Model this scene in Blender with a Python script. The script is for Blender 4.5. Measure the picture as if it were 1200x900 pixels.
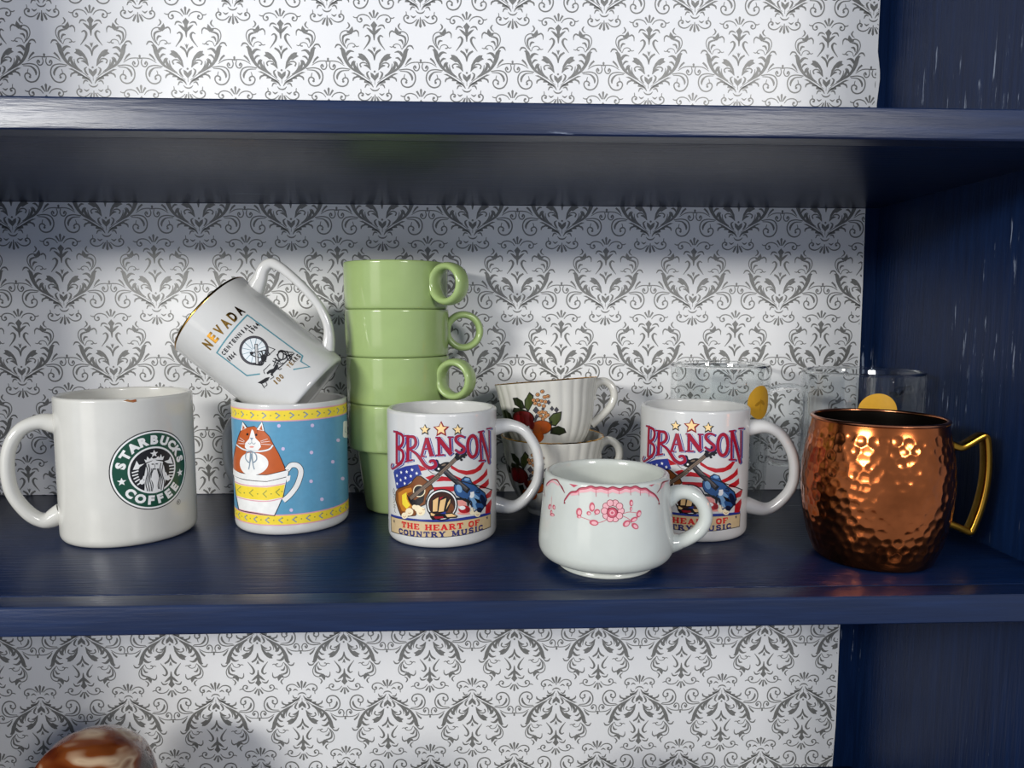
import bpy, bmesh, math, random
from mathutils import Vector, Matrix
import numpy as np

for _o in list(bpy.data.objects):
    bpy.data.objects.remove(_o, do_unlink=True)
SC = bpy.context.scene
COL = SC.collection
MM = 0.001
PI = math.pi
R = math.radians

# ------------------------------------------------------------------ camera
cam_d = bpy.data.cameras.new('camera')
cam_d.sensor_width = 36.0
cam_d.lens = 850.0 / 1200.0 * 36.0
cam_d.clip_start = 0.02
cam_d.clip_end = 50
cam = bpy.data.objects.new('camera', cam_d)
COL.objects.link(cam)
YAW, PITCH, ROLL = 0.0391, 0.0969, 0.0020
_f = Vector((math.sin(YAW) * math.cos(PITCH), math.cos(YAW) * math.cos(PITCH), -math.sin(PITCH)))
_r = Vector((math.cos(YAW), -math.sin(YAW), 0))
_u = _r.cross(_f)
_r2 = _r * math.cos(ROLL) + _u * math.sin(ROLL)
_u2 = -_r * math.sin(ROLL) + _u * math.cos(ROLL)
M3 = Matrix((_r2, _u2, -_f)).transposed()
cam.matrix_world = Matrix.Translation((0, -0.678, 0.169)) @ M3.to_4x4()
SC.camera = cam

# ------------------------------------------------------------------ world, daylight, exposure
w = bpy.data.worlds.new('room_ambient')
SC.world = w
w.use_nodes = True
w.node_tree.nodes['Background'].inputs[0].default_value = (0.66, 0.76, 1.0, 1)
w.node_tree.nodes['Background'].inputs[1].default_value = 0.5
SC.view_settings.view_transform = 'Standard'
SC.view_settings.look = 'None'
SC.view_settings.gamma = 1.0
SC.view_settings.exposure = 0.0
SC.view_settings.use_curve_mapping = False


def window_light(name, loc, target, sx, sy, power, color):
    """daylight entering the room by a window; the light faces the shelf"""
    l = bpy.data.lights.new(name, 'AREA')
    l.shape = 'RECTANGLE'
    l.size, l.size_y = sx, sy
    l.energy = power
    l.color = color
    o = bpy.data.objects.new(name, l)
    COL.objects.link(o)
    o.location = loc
    o.rotation_euler = (Vector(target) - Vector(loc)).to_track_quat('-Z', 'Y').to_euler()
    return o


window_light('window_daylight', (-1.16, -1.42, 0.54), (0, -0.1, 0.15), 0.55, 0.17, 22, (1.0, 0.985, 0.94))
window_light('window_garden_light', (-1.30, -1.55, 0.02), (0, -0.1, 0.10), 0.75, 0.60, 2.6, (1.0, 0.95, 0.86))
window_light('window_daylight_far', (0.85, -2.05, 0.72), (0, -0.1, 0.2), 0.45, 0.35, 17, (1.0, 0.97, 0.93))


# ------------------------------------------------------------------ materials
def srgb(r, g, b):
    def c(v):
        v /= 255.0
        return v / 12.92 if v <= 0.04045 else ((v + 0.055) / 1.055) ** 2.4
    return (c(r), c(g), c(b), 1)


def new_mat(name):
    m = bpy.data.materials.new(name)
    m.use_nodes = True
    nt = m.node_tree
    return m, nt, nt.nodes['Principled BSDF']


def noise(nt, scale, detail=3, vec=None, rough=0.55):
    n = nt.nodes.new('ShaderNodeTexNoise')
    n.inputs['Scale'].default_value = scale
    n.inputs['Detail'].default_value = detail
    n.inputs['Roughness'].default_value = rough
    if vec:
        nt.links.new(vec, n.inputs['Vector'])
    return n


def objcoord(nt, scale=(1, 1, 1)):
    t = nt.nodes.new('ShaderNodeTexCoord')
    mp = nt.nodes.new('ShaderNodeMapping')
    mp.inputs['Scale'].default_value = scale
    nt.links.new(t.outputs['Object'], mp.inputs['Vector'])
    return mp.outputs['Vector']


def ramp(nt, fac, stops):
    r = nt.nodes.new('ShaderNodeValToRGB')
    e = r.color_ramp.elements
    while len(e) < len(stops):
        e.new(0.5)
    for k, (p, c) in enumerate(stops):
        e[k].position = p
        e[k].color = c
    nt.links.new(fac, r.inputs['Fac'])
    return r.outputs['Color']


def bump(nt, b, height, strength, dist):
    n = nt.nodes.new('ShaderNodeBump')
    n.inputs['Strength'].default_value = strength
    n.inputs['Distance'].default_value = dist
    nt.links.new(height, n.inputs['Height'])
    nt.links.new(n.outputs['Normal'], b.inputs['Normal'])


def scale_col(c, k):
    return (min(1, c[0] * k), min(1, c[1] * k), min(1, c[2] * k), 1)


def ceramic(name, col, rough=0.14, var=0.05, ior=1.5):
    m, nt, b = new_mat(name)
    n = noise(nt, 45, 4, objcoord(nt))
    c = ramp(nt, n.outputs['Fac'], [(0.3, scale_col(col, 1 - var)), (0.7, scale_col(col, 1 + var * 0.3))])
    nt.links.new(c, b.inputs['Base Color'])
    b.inputs['Roughness'].default_value = rough
    b.inputs['IOR'].default_value = ior
    n2 = noise(nt, 120, 2, objcoord(nt))
    bump(nt, b, n2.outputs['Fac'], 0.05, 0.0006)
    return m


def metal(name, col, rough, var=0.12, scale=60):
    m, nt, b = new_mat(name)
    n = noise(nt, scale, 4, objcoord(nt))
    c = ramp(nt, n.outputs['Fac'], [(0.3, scale_col(col, 1 - var)), (0.7, scale_col(col, 1 + var * 0.4))])
    nt.links.new(c, b.inputs['Base Color'])
    b.inputs['Metallic'].default_value = 1
    b.inputs['Roughness'].default_value = rough
    return m


def ink_mat(name, col, rough=0.3, metallic=0.0):
    m, nt, b = new_mat('print_' + name)
    n = noise(nt, 220, 2, objcoord(nt))
    c = ramp(nt, n.outputs['Fac'], [(0.3, scale_col(col, 0.92)), (0.7, col)])
    nt.links.new(c, b.inputs['Base Color'])
    b.inputs['Roughness'].default_value = rough
    b.inputs['Metallic'].default_value = metallic
    return m


def paint(name, axis, rough=0.34, spec=0.2, relief=0.35):
    """navy brushed paint with strokes along one axis, and pale chips"""
    m, nt, b = new_mat(name)
    s = {'x': (4, 60, 60), 'z': (60, 60, 4)}[axis]
    st = noise(nt, 3.2, 5, objcoord(nt, s))
    c = ramp(nt, st.outputs['Fac'], [(0.25, srgb(7, 23, 52)), (0.5, srgb(10, 29, 62)), (0.8, srgb(16, 38, 76))])
    s2 = {'x': (9, 90, 90), 'z': (160, 160, 14)}[axis]
    ch = noise(nt, 1.6, 6, objcoord(nt, s2), 0.62)
    zone = noise(nt, 5.0, 2, objcoord(nt))
    mul = nt.nodes.new('ShaderNodeMath')
    mul.operation = 'MULTIPLY'
    nt.links.new(ch.outputs['Fac'], mul.inputs[0])
    nt.links.new(zone.outputs['Fac'], mul.inputs[1])
    lo = 0.385 if axis == 'z' else 0.43
    k = ramp(nt, mul.outputs[0], [(lo, (0, 0, 0, 1)), (lo + 0.03, (1, 1, 1, 1))])
    mx = nt.nodes.new('ShaderNodeMix')
    mx.data_type = 'RGBA'
    nt.links.new(k, mx.inputs['Factor'])
    nt.links.new(c, mx.inputs['A'])
    mx.inputs['B'].default_value = srgb(132, 142, 160)
    nt.links.new(mx.outputs['Result'], b.inputs['Base Color'])
    b.inputs['Roughness'].default_value = rough
    b.inputs['Specular IOR Level'].default_value = spec
    s3 = {'x': (10, 130, 130), 'z': (130, 130, 10)}[axis]
    bn = noise(nt, 3.0, 5, objcoord(nt, s3))
    bump(nt, b, bn.outputs['Fac'], relief, 0.0012)
    return m


M = {}
M['paint_x'] = paint('navy_shelf_paint', 'x', 0.29, 0.24)
M['paint_z'] = paint('navy_panel_paint', 'z', 0.36)
M['paint_edge'] = paint('navy_edging_paint', 'x', 0.33, 0.55, 0.22)
M['white'] = ceramic('white_glaze', srgb(200, 199, 192), 0.13)
M['white2'] = ceramic('bright_white_glaze', srgb(204, 204, 201), 0.12)
M['ivory'] = ceramic('ivory_bone_china', srgb(206, 204, 195), 0.12)
M['diner'] = ceramic('pale_diner_china', srgb(196, 200, 192), 0.12)
M['green'] = ceramic('pale_green_glaze', srgb(156, 178, 116), 0.14, 0.06)
M['gold'] = metal('gold_lustre', srgb(206, 152, 62), 0.16)
M['brass'] = metal('brass', srgb(190, 142, 52), 0.24)
M['copper'] = metal('hammered_copper', srgb(196, 108, 58), 0.17, 0.3, 45)
M['steel'] = metal('dark_steel_lining', srgb(120, 112, 104), 0.22)
M['copper_rim'] = metal('copper_rim', srgb(196, 126, 88), 0.2)

INK = {'red': (178, 24, 34), 'flagblue': (40, 55, 135), 'white': (235, 235, 232), 'ink': (18, 16, 18), 'brown': (120, 66, 22),
       'amber': (190, 120, 40), 'yellow': (238, 212, 60), 'cream': (240, 226, 190), 'wood': (122, 104, 88), 'slate': (70, 68, 74),
       'fblue': (40, 82, 134), 'lblue': (120, 162, 200), 'navy': (16, 26, 54), 'pink': (226, 150, 140), 'dbrown': (62, 32, 18),
       'mbrown': (110, 62, 26), 'tan': (226, 186, 128), 'dred': (140, 18, 26), 'crimson': (156, 14, 42), 'peach': (246, 212, 150),
       'btan': (206, 182, 140), 'tred': (206, 32, 34), 'tblue': (42, 44, 104), 'stain': (150, 100, 50), 'rust': (150, 72, 20),
       'ginger': (186, 88, 34), 'greyb': (128, 146, 160), 'pinkl': (222, 160, 170), 'leaf': (150, 152, 66), 'lav': (206, 190, 222),
       'teal': (84, 140, 152), 'palewash': (222, 228, 230), 'tealg': (120, 150, 160), 'rosepale': (226, 170, 174), 'rosemid': (190, 84, 100),
       'rosedark': (140, 34, 54), 'dgreen': (34, 42, 20), 'green2': (66, 76, 34), 'apple': (104, 18, 16), 'orange': (166, 76, 20),
       'petal': (190, 138, 90), 'skyblue': (92, 152, 184), 'emgreen': (14, 72, 52), 'sticker': (206, 156, 46), 'stickmark': (168, 122, 30)}
INKM = {}


def inkm(c):
    if c not in INKM:
        if c == 'gold':
            INKM[c] = M['gold']
        else:
            INKM[c] = ink_mat(c, srgb(*INK[c]))
    return INKM[c]


def wallpaper_mat():
    m, nt, b = new_mat('wallpaper')
    n = noise(nt, 9, 3, objcoord(nt))
    c = ramp(nt, n.outputs['Fac'], [(0.3, srgb(232, 233, 234)), (0.7, srgb(238, 238, 238))])
    nt.links.new(c, b.inputs['Base Color'])
    b.inputs['Roughness'].default_value = 0.38
    n2 = noise(nt, 13, 3, objcoord(nt, (1, 1, 0.7)))
    bump(nt, b, n2.outputs['Fac'], 0.22, 0.006)
    return m


def damask_mat():
    m, nt, b = new_mat('damask_print')
    n = noise(nt, 300, 2, objcoord(nt))
    c = ramp(nt, n.outputs['Fac'], [(0.3, srgb(116, 116, 113)), (0.7, srgb(130, 130, 127))])
    nt.links.new(c, b.inputs['Base Color'])
    b.inputs['Roughness'].default_value = 0.36
    b.inputs['Metallic'].default_value = 0.1
    return m


M['paper'] = wallpaper_mat()
M['damask'] = damask_mat()


def glass_mat():
    m, nt, b = new_mat('clear_glass')
    nt.nodes.remove(b)
    out = nt.nodes['Material Output']
    tr = nt.nodes.new('ShaderNodeBsdfTransparent')
    tr.inputs['Color'].default_value = (0.955, 0.965, 0.965, 1)
    gl = nt.nodes.new('ShaderNodeBsdfGlossy')
    gl.inputs['Roughness'].default_value = 0.03
    gl.inputs['Color'].default_value = (1, 1, 1, 1)
    lw = nt.nodes.new('ShaderNodeLayerWeight')
    lw.inputs['Blend'].default_value = 0.5
    pw = nt.nodes.new('ShaderNodeMath')
    pw.operation = 'POWER'
    pw.inputs[1].default_value = 3.0
    nt.links.new(lw.outputs['Facing'], pw.inputs[0])
    fr = nt.nodes.new('ShaderNodeMath')
    fr.operation = 'MULTIPLY_ADD'
    fr.inputs[1].default_value = 0.55
    fr.inputs[2].default_value = 0.03
    nt.links.new(pw.outputs[0], fr.inputs[0])
    n = noise(nt, 30, 2, objcoord(nt))
    nt.links.new(ramp(nt, n.outputs['Fac'], [(0.3, (0.93, 0.945, 0.945, 1)), (0.7, (0.965, 0.972, 0.972, 1))]), tr.inputs['Color'])
    mx = nt.nodes.new('ShaderNodeMixShader')
    nt.links.new(fr.outputs[0], mx.inputs[0])
    nt.links.new(tr.outputs[0], mx.inputs[1])
    nt.links.new(gl.outputs[0], mx.inputs[2])
    nt.links.new(mx.outputs[0], out.inputs['Surface'])
    return m


M['glass'] = glass_mat()
m_, nt_, b_ = new_mat('solid_glass')
b_.inputs['Transmission Weight'].default_value = 1.0
b_.inputs['Roughness'].default_value = 0.02
b_.inputs['IOR'].default_value = 1.47
nn_ = noise(nt_, 25, 2, objcoord(nt_))
nt_.links.new(ramp(nt_, nn_.outputs['Fac'], [(0.3, (0.94, 0.96, 0.96, 1)), (0.7, (0.98, 0.99, 0.99, 1))]), b_.inputs['Base Color'])
M['glass_solid'] = m_


# ------------------------------------------------------------------ mesh helpers (all coordinates in millimetres)
def link_mesh(name, verts, faces, mats, parent=None, smooth=True, sharp=None, fmat=None, normals=None):
    me = bpy.data.meshes.new(name)
    v = np.asarray(verts, dtype=float) * MM
    me.from_pydata(v.tolist(), [], faces)
    for m in (mats if isinstance(mats, (list, tuple)) else [mats]):
        me.materials.append(m)
    if fmat is not None:
        me.polygons.foreach_set('material_index', fmat)
    me.polygons.foreach_set('use_smooth', [smooth] * len(me.polygons))
    me.update()
    if normals is not None:
        me.normals_split_custom_set_from_vertices(normals)
    elif sharp is not None:
        me.set_sharp_from_angle(angle=R(sharp))
    o = bpy.data.objects.new(name, me)
    COL.objects.link(o)
    if parent is not None:
        o.parent = parent
    return o


def thing(name, label, cat, loc=(0, 0, 0), rot=(0, 0, 0), group=None):
    o = bpy.data.objects.new(name, None)
    o.empty_display_size = 0.02
    COL.objects.link(o)
    o.location = [q * MM for q in loc]
    o.rotation_euler = [R(q) for q in rot]
    o['label'] = label
    o['category'] = cat
    if group:
        o['group'] = group
    return o


def lathe(prof, seg=128, mod=None):
    """revolve (r, z) points; r == 0 closes on the axis; mod(theta, z, r) -> r"""
    V, F = [], []
    rows = []
    for r, z in prof:
        if r <= 1e-6:
            rows.append([len(V)])
            V.append((0, 0, z))
        else:
            row = []
            for i in range(seg):
                t = 2 * PI * i / seg
                rr = mod(t, z, r) if mod else r
                row.append(len(V))
                V.append((rr * math.sin(t), -rr * math.cos(t), z))
            rows.append(row)
    for a, b in zip(rows, rows[1:]):
        for i in range(seg):
            j = (i + 1) % seg
            if len(a) == 1 and len(b) == 1:
                continue
            if len(a) == 1:
                F.append((a[0], b[j], b[i]))
            elif len(b) == 1:
                F.append((a[i], a[j], b[0]))
            else:
                F.append((a[i], a[j], b[j], b[i]))
    return V, F


def catmull(pts, n=6, closed=False):
    P = [np.array(p, float) for p in pts]
    if len(P) < 3:
        return [P[0] + (P[-1] - P[0]) * t for t in np.linspace(0, 1, 2)]
    out = []
    N = len(P)
    rng = N if closed else N - 1
    for i in range(rng):
        if closed:
            p0, p1, p2, p3 = P[(i - 1) % N], P[i], P[(i + 1) % N], P[(i + 2) % N]
        else:
            p1, p2 = P[i], P[i + 1]
            p0 = P[i - 1] if i > 0 else 2 * p1 - p2
            p3 = P[i + 2] if i + 2 < N else 2 * p2 - p1
        for k in range(n):
            t = k / n
            out.append(0.5 * ((2 * p1) + (-p0 + p2) * t + (2 * p0 - 5 * p1 + 4 * p2 - p3) * t * t + (-p0 + 3 * p1 - 3 * p2 + p3) * t ** 3))
    if not closed:
        out.append(P[-1])
    return out


def handle_mesh(path, thick, width, az, seg=16, sub=8, power=2.0, smooth=True, closed=False):
    """strap swept along (rho, z) points in the vertical plane at azimuth az; thick in-plane, width across (lists interpolated)"""
    P = catmull(path, sub, closed) if smooth else [np.array(p, float) for p in path]
    n = len(P)
    th = np.interp(np.linspace(0, 1, n), np.linspace(0, 1, len(thick)), thick)
    wd = np.interp(np.linspace(0, 1, n), np.linspace(0, 1, len(width)), width)
    er = np.array((math.sin(R(az)), -math.cos(R(az)), 0))
    ew = np.array((math.cos(R(az)), math.sin(R(az)), 0))
    ez = np.array((0, 0, 1.0))
    V, F = [], []
    for i in range(n):
        if closed:
            t = P[(i + 1) % n] - P[i - 1]
        else:
            t = P[min(i + 1, n - 1)] - P[max(i - 1, 0)]
        t = t / (np.linalg.norm(t) + 1e-9)
        nn = np.array((-t[1], t[0]))
        for k in range(seg):
            a = 2 * PI * k / seg
            ca, sa = math.cos(a), math.sin(a)
            e = 2.0 / power
            u = math.copysign(abs(ca) ** e, ca) * th[i] / 2
            v = math.copysign(abs(sa) ** e, sa) * wd[i] / 2
            q = P[i] + nn * u
            V.append(tuple(er * q[0] + ez * q[1] + ew * v))
    for i in range(n if closed else n - 1):
        for k in range(seg):
            j = (k + 1) % seg
            i2 = (i + 1) % n
            F.append((i * seg + k, i * seg + j, i2 * seg + j, i2 * seg + k))
    if not closed:
        F.append(tuple(range(seg - 1, -1, -1)))
        F.append(tuple((n - 1) * seg + k for k in range(seg)))
    return V, F


def fix_normals(o):
    bm = bmesh.new()
    bm.from_mesh(o.data)
    bmesh.ops.recalc_face_normals(bm, faces=bm.faces)
    bm.to_mesh(o.data)
    bm.free()
    o.data.update()


def box(name, lo, hi, mat, parent, bevel=1.5, seg=2):
    bm = bmesh.new()
    bmesh.ops.create_cube(bm, size=1)
    for v in bm.verts:
        v.co = Vector([(lo[k] + (hi[k] - lo[k]) * (v.co[k] + 0.5)) for k in range(3)])
    if bevel:
        bmesh.ops.bevel(bm, geom=list(bm.edges), offset=bevel, segments=seg, profile=0.6, affect='EDGES')
    bmesh.ops.recalc_face_normals(bm, faces=bm.faces)
    V = [tuple(v.co) for v in bm.verts]
    F = [tuple(v.index for v in f.verts) for f in bm.faces]
    bm.verts.index_update()
    F = [tuple(v.index for v in f.verts) for f in bm.faces]
    bm.free()
    return link_mesh(name, V, F, mat, parent, smooth=True, sharp=22)


# ------------------------------------------------------------------ flat print helpers: shapes in (s, z) millimetres
def ribbon(pts, widths, smooth, n=5):
    P = catmull([(pts[i], pts[i + 1]) for i in range(0, len(pts), 2)], n) if smooth else [np.array((pts[i], pts[i + 1]), float) for i in range(0, len(pts), 2)]
    m = len(P)
    W = np.interp(np.linspace(0, 1, m), np.linspace(0, 1, len(widths)), widths) if len(widths) > 1 else np.full(m, widths[0])
    V, F = [], []
    for i in range(m):
        a = P[i] - P[max(i - 1, 0)]
        b = P[min(i + 1, m - 1)] - P[i]
        a = a / (np.linalg.norm(a) + 1e-9)
        b = b / (np.linalg.norm(b) + 1e-9)
        if i == 0:
            a = b
        if i == m - 1:
            b = a
        t = a + b
        L = np.linalg.norm(t)
        if L < 0.3:
            t, L = b, 1.0
        t = t / L
        nn = np.array((-t[1], t[0]))
        c = max(0.6, abs(float(np.dot(t, b))))
        q = nn * W[i] / 2 / c
        V += [P[i] + q, P[i] - q]
    for i in range(m - 1):
        F.append((2 * i, 2 * i + 1, 2 * i + 3, 2 * i + 2))
    return V, F


def star_pts(x, y, r, inner, rot=0.0):
    o = []
    for k in range(10):
        a = PI / 2 + rot + k * PI / 5
        q = r if k % 2 == 0 else r * inner
        o += [x + q * math.cos(a), y + q * math.sin(a)]
    return o


_GL = {}


def glyphs(text, bold):
    """outline of a line of text as a flat mesh, scaled to a unit box"""
    key = (text, bold)
    if key in _GL:
        return _GL[key]
    cu = bpy.data.curves.new('lettering', 'FONT')
    cu.body = text
    cu.offset = bold
    cu.resolution_u = 3
    ob = bpy.data.objects.new('lettering', cu)
    COL.objects.link(ob)
    dg = bpy.context.evaluated_depsgraph_get()
    dg.update()
    me = bpy.data.meshes.new_from_object(ob.evaluated_get(dg))
    V = np.array([(v.co.x, v.co.y) for v in me.vertices])
    F = [tuple(p.vertices) for p in me.polygons]
    lo, hi = V.min(0), V.max(0)
    asp = (hi[0] - lo[0]) / (hi[1] - lo[1])
    V = (V - lo) / (hi - lo)
    bpy.data.objects.remove(ob, do_unlink=True)
    bpy.data.curves.remove(cu)
    bpy.data.meshes.remove(me)
    _GL[key] = (V, F, asp)
    return _GL[key]


def _stem(x):
    return [([x, 0, x, 1], .25), ([x - .22, .07, x + .22, .07], .14), ([x - .22, .93, x + .22, .93], .14)]


SLAB = {
    'T': (1.0, [([.5, 0, .5, 1], .26), ([0, .92, 1, .92], .16), ([.07, .95, .07, .62], .14), ([.93, .95, .93, .62], .14), ([.24, .07, .76, .07], .14)]),
    'H': (1.1, _stem(.2) + _stem(.9) + [([.2, .5, .9, .5], .16)]),
    'E': (1.0, _stem(.22) + [([.1, .93, .95, .93], .14), ([.1, .07, .95, .07], .14), ([.22, .5, .65, .5], .14), ([.9, .95, .9, .66], .13), ([.9, .05, .9, .34], .13), ([.65, .36, .65, .64], .1)]),
    'F': (1.0, _stem(.22) + [([.1, .93, .95, .93], .14), ([.22, .5, .68, .5], .14), ([.9, .95, .9, .64], .13), ([.66, .36, .66, .64], .1)]),
    'A': (1.1, [([.12, 0, .5, 1], .17), ([.5, 1, .92, 0], .27), ([.28, .33, .75, .33], .14), ([-.04, .07, .34, .07], .14), ([.66, .07, 1.12, .07], .14)]),
    'R': (1.1, _stem(.22) + [([.22, .93, .62, .93, .85, .73, .62, .52, .22, .5], .17), ([.55, .5, .92, .05], .24), ([.8, .07, 1.1, .07], .14)]),
    'O': (1.0, [([.5, .91, .18, .8, .12, .5, .18, .2, .5, .09, .82, .2, .88, .5, .82, .8, .5, .91], .22)]),
    'C': (1.0, [([.9, .66, .78, .86, .5, .92, .2, .8, .12, .5, .2, .2, .5, .08, .78, .14, .92, .34], .21), ([.9, .95, .9, .64], .1)]),
    'U': (1.1, [([.2, .95, .2, .35, .35, .1, .6, .07, .82, .2, .88, .4, .88, .95], .22), ([-.02, .93, .44, .93], .14), ([.66, .93, 1.08, .93], .14)]),
    'N': (1.1, [([.2, 0, .2, 1], .17), ([.9, 0, .9, 1], .17), ([.16, .96, .9, .04], .26), ([0, .07, .42, .07], .14), ([-.02, .93, .3, .93], .14), ([.7, .93, 1.1, .93], .14)]),
    'Y': (1.05, [([.5, 0, .5, .5], .25), ([.5, .45, .12, 1], .25), ([.5, .45, .9, 1], .16), ([-.05, .93, .36, .93], .14), ([.68, .93, 1.08, .93], .14), ([.26, .07, .74, .07], .14)]),
    'M': (1.35, [([.2, 0, .2, 1], .15), ([1.1, 0, 1.1, 1], .26), ([.2, 1, .64, .1], .26), ([.64, .1, 1.1, 1], .14), ([0, .07, .4, .07], .14), ([.88, .07, 1.32, .07], .14), ([0, .93, .3, .93], .14), ([1.0, .93, 1.32, .93], .14)]),
    'S': (.95, [([.82, .72, .7, .9, .42, .92, .16, .76, .24, .56, .62, .46, .84, .28, .7, .1, .4, .07, .14, .26], .2), ([.84, .95, .84, .66], .1), ([.12, .05, .12, .32], .1)]),
    'I': (.6, _stem(.3)), ' ': (.55, [])}


def slab_text(text, s0, z0, s1, z1, h):
    tot = sum(SLAB[c][0] for c in text) + 0.22 * (len(text) - 1)
    L = math.hypot(s1 - s0, z1 - z0)
    kx = L / tot
    dx, dz = (s1 - s0) / L, (z1 - z0) / L
    out = []
    x = 0
    for c in text:
        wd, st = SLAB[c]
        for pts, t in st:
            P = []
            for i in range(0, len(pts), 2):
                a, b = (x + pts[i]) * kx, (pts[i + 1] - .5) * h
                P += [s0 + a * dx - b * dz, z0 + a * dz + b * dx]
            out.append(ribbon(P, [t * 1.22 * (kx + h) / 2], len(pts) > 4, 4))
        x += wd + 0.22
    return out


def make_print(name, items, surf, parent, ds=2.5, dz=None, eps0=0.07, epsl=0.035):
    """items (layer, kind, colour, ...) drawn in (s, z) and laid on the surface surf(s, z, lift) -> point"""
    bm = bmesh.new()
    cols = []
    cnt = [0]

    def add(V, F, c, layer):
        if c not in cols:
            cols.append(c)
        mi = cols.index(c)
        cnt[0] += 1
        e = eps0 + layer * epsl + (cnt[0] % 5) * 0.006
        bv = [bm.verts.new((float(p[0]), float(p[1]), e)) for p in V]
        for f in F:
            if len(set(f)) < 3:
                continue
            try:
                fc = bm.faces.new([bv[i] for i in f])
                fc.material_index = mi
            except ValueError:
                pass

    for it in items:
        l, k, c = it[0], it[1], it[2]
        if k == 'P':
            p = it[3]
            add([(p[i], p[i + 1]) for i in range(0, len(p), 2)], [tuple(range(len(p) // 2))], c, l)
        elif k in 'RL':
            V, F = ribbon(it[4], it[3], k == 'R')
            add(V, F, c, l)
        elif k == 'D':
            x, y, ax, ay, bx, by = it[3]
            n = 14 if max(abs(ax), abs(by)) < 2.5 else (28 if max(abs(ax), abs(by)) < 12 else 72)
            add([(x + ax * math.cos(t) + bx * math.sin(t), y + ay * math.cos(t) + by * math.sin(t)) for t in (2 * PI * q / n for q in range(n))], [tuple(range(n))], c, l)
        elif k == 'S':
            p = star_pts(*it[3])
            add([(p[i], p[i + 1]) for i in range(0, len(p), 2)], [tuple(range(10))], c, l)
        elif k == 'T':
            s0, z0, s1, z1, h = it[4]
            if c in ('tred', 'tblue'):
                for V, F in slab_text(it[3], s0, z0, s1, z1, h):
                    add(V, F, c, l)
            else:
                L = math.hypot(s1 - s0, z1 - z0)
                dx, dzz = (s1 - s0) / L, (z1 - z0) / L
                pitch = L / (len(it[3]) - 0.32)
                for k2, ch in enumerate(it[3]):
                    V, F, asp = glyphs(ch, 0.045 if h > 6 else 0.03)
                    wd = pitch * (0.68 if ch not in 'I1' else 0.3)
                    a0 = k2 * pitch + (pitch * 0.68 - wd) / 2
                    add([(s0 + (a0 + a * wd) * dx - (b - .5) * h * dzz, z0 + (a0 + a * wd) * dzz + (b - .5) * h * dx) for a, b in V], F, c, l)
        elif k == 'G':      # one glyph at (s, z), width, height, rotation
            V, F, asp = glyphs(it[3], it[5])
            s0, z0, h, a = it[4]
            wd = h * asp * it[6] if len(it) > 6 else h * asp
            ca, sa = math.cos(a), math.sin(a)
            add([(s0 + (p - .5) * wd * ca - (q - .5) * h * sa, z0 + (p - .5) * wd * sa + (q - .5) * h * ca) for p, q in V], F, c, l)
        elif k == 'Q':      # raw strips
            for V, F in it[3]:
                add(V, F, c, l)
    bm.normal_update()
    bmesh.ops.triangulate(bm, faces=[f for f in bm.faces if len(f.verts) > 4], quad_method='BEAUTY', ngon_method='EAR_CLIP')
    lo = [min(v.co[k] for v in bm.verts) for k in (0, 1)]
    hi = [max(v.co[k] for v in bm.verts) for k in (0, 1)]
    for k, d in ((0, ds), (1, dz)):
        if not d:
            continue
        q = math.floor(lo[k] / d) * d + d
        while q < hi[k]:
            no = (1, 0, 0) if k == 0 else (0, 1, 0)
            co = (q, 0, 0) if k == 0 else (0, q, 0)
            bmesh.ops.bisect_plane(bm, geom=bm.verts[:] + bm.edges[:] + bm.faces[:], plane_co=co, plane_no=no, dist=1e-5)
            q += d
    bm.verts.index_update()
    V, NR = [], []
    h = 0.05
    for v in bm.verts:
        s, z, e = v.co
        p = np.array(surf(s, z, e))
        a = np.array(surf(s + h, z, e)) - np.array(surf(s - h, z, e))
        b = np.array(surf(s, z + h, e)) - np.array(surf(s, z - h, e))
        n = np.cross(a, b)
        NR.append(tuple(n / (np.linalg.norm(n) + 1e-12)))
        V.append(tuple(p))
    F, FM = [], []
    for f in bm.faces:
        ix = [v.index for v in f.verts]
        if f.normal.z < 0:
            ix.reverse()
        F.append(tuple(ix))
        FM.append(f.material_index)
    bm.free()
    return link_mesh(name, V, F, [inkm(c) for c in cols], parent, True, None, FM, NR)


def surf_rev(rfun, Rref):
    def f(s, z, e):
        t = s / Rref
        r = rfun(t, z) + e
        return (r * math.sin(t), -r * math.cos(t), z)
    return f


def prof_fun(pr):
    zz = [p[1] for p in pr]
    rr = [p[0] for p in pr]
    return lambda t, z: float(np.interp(z, zz, rr))


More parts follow.
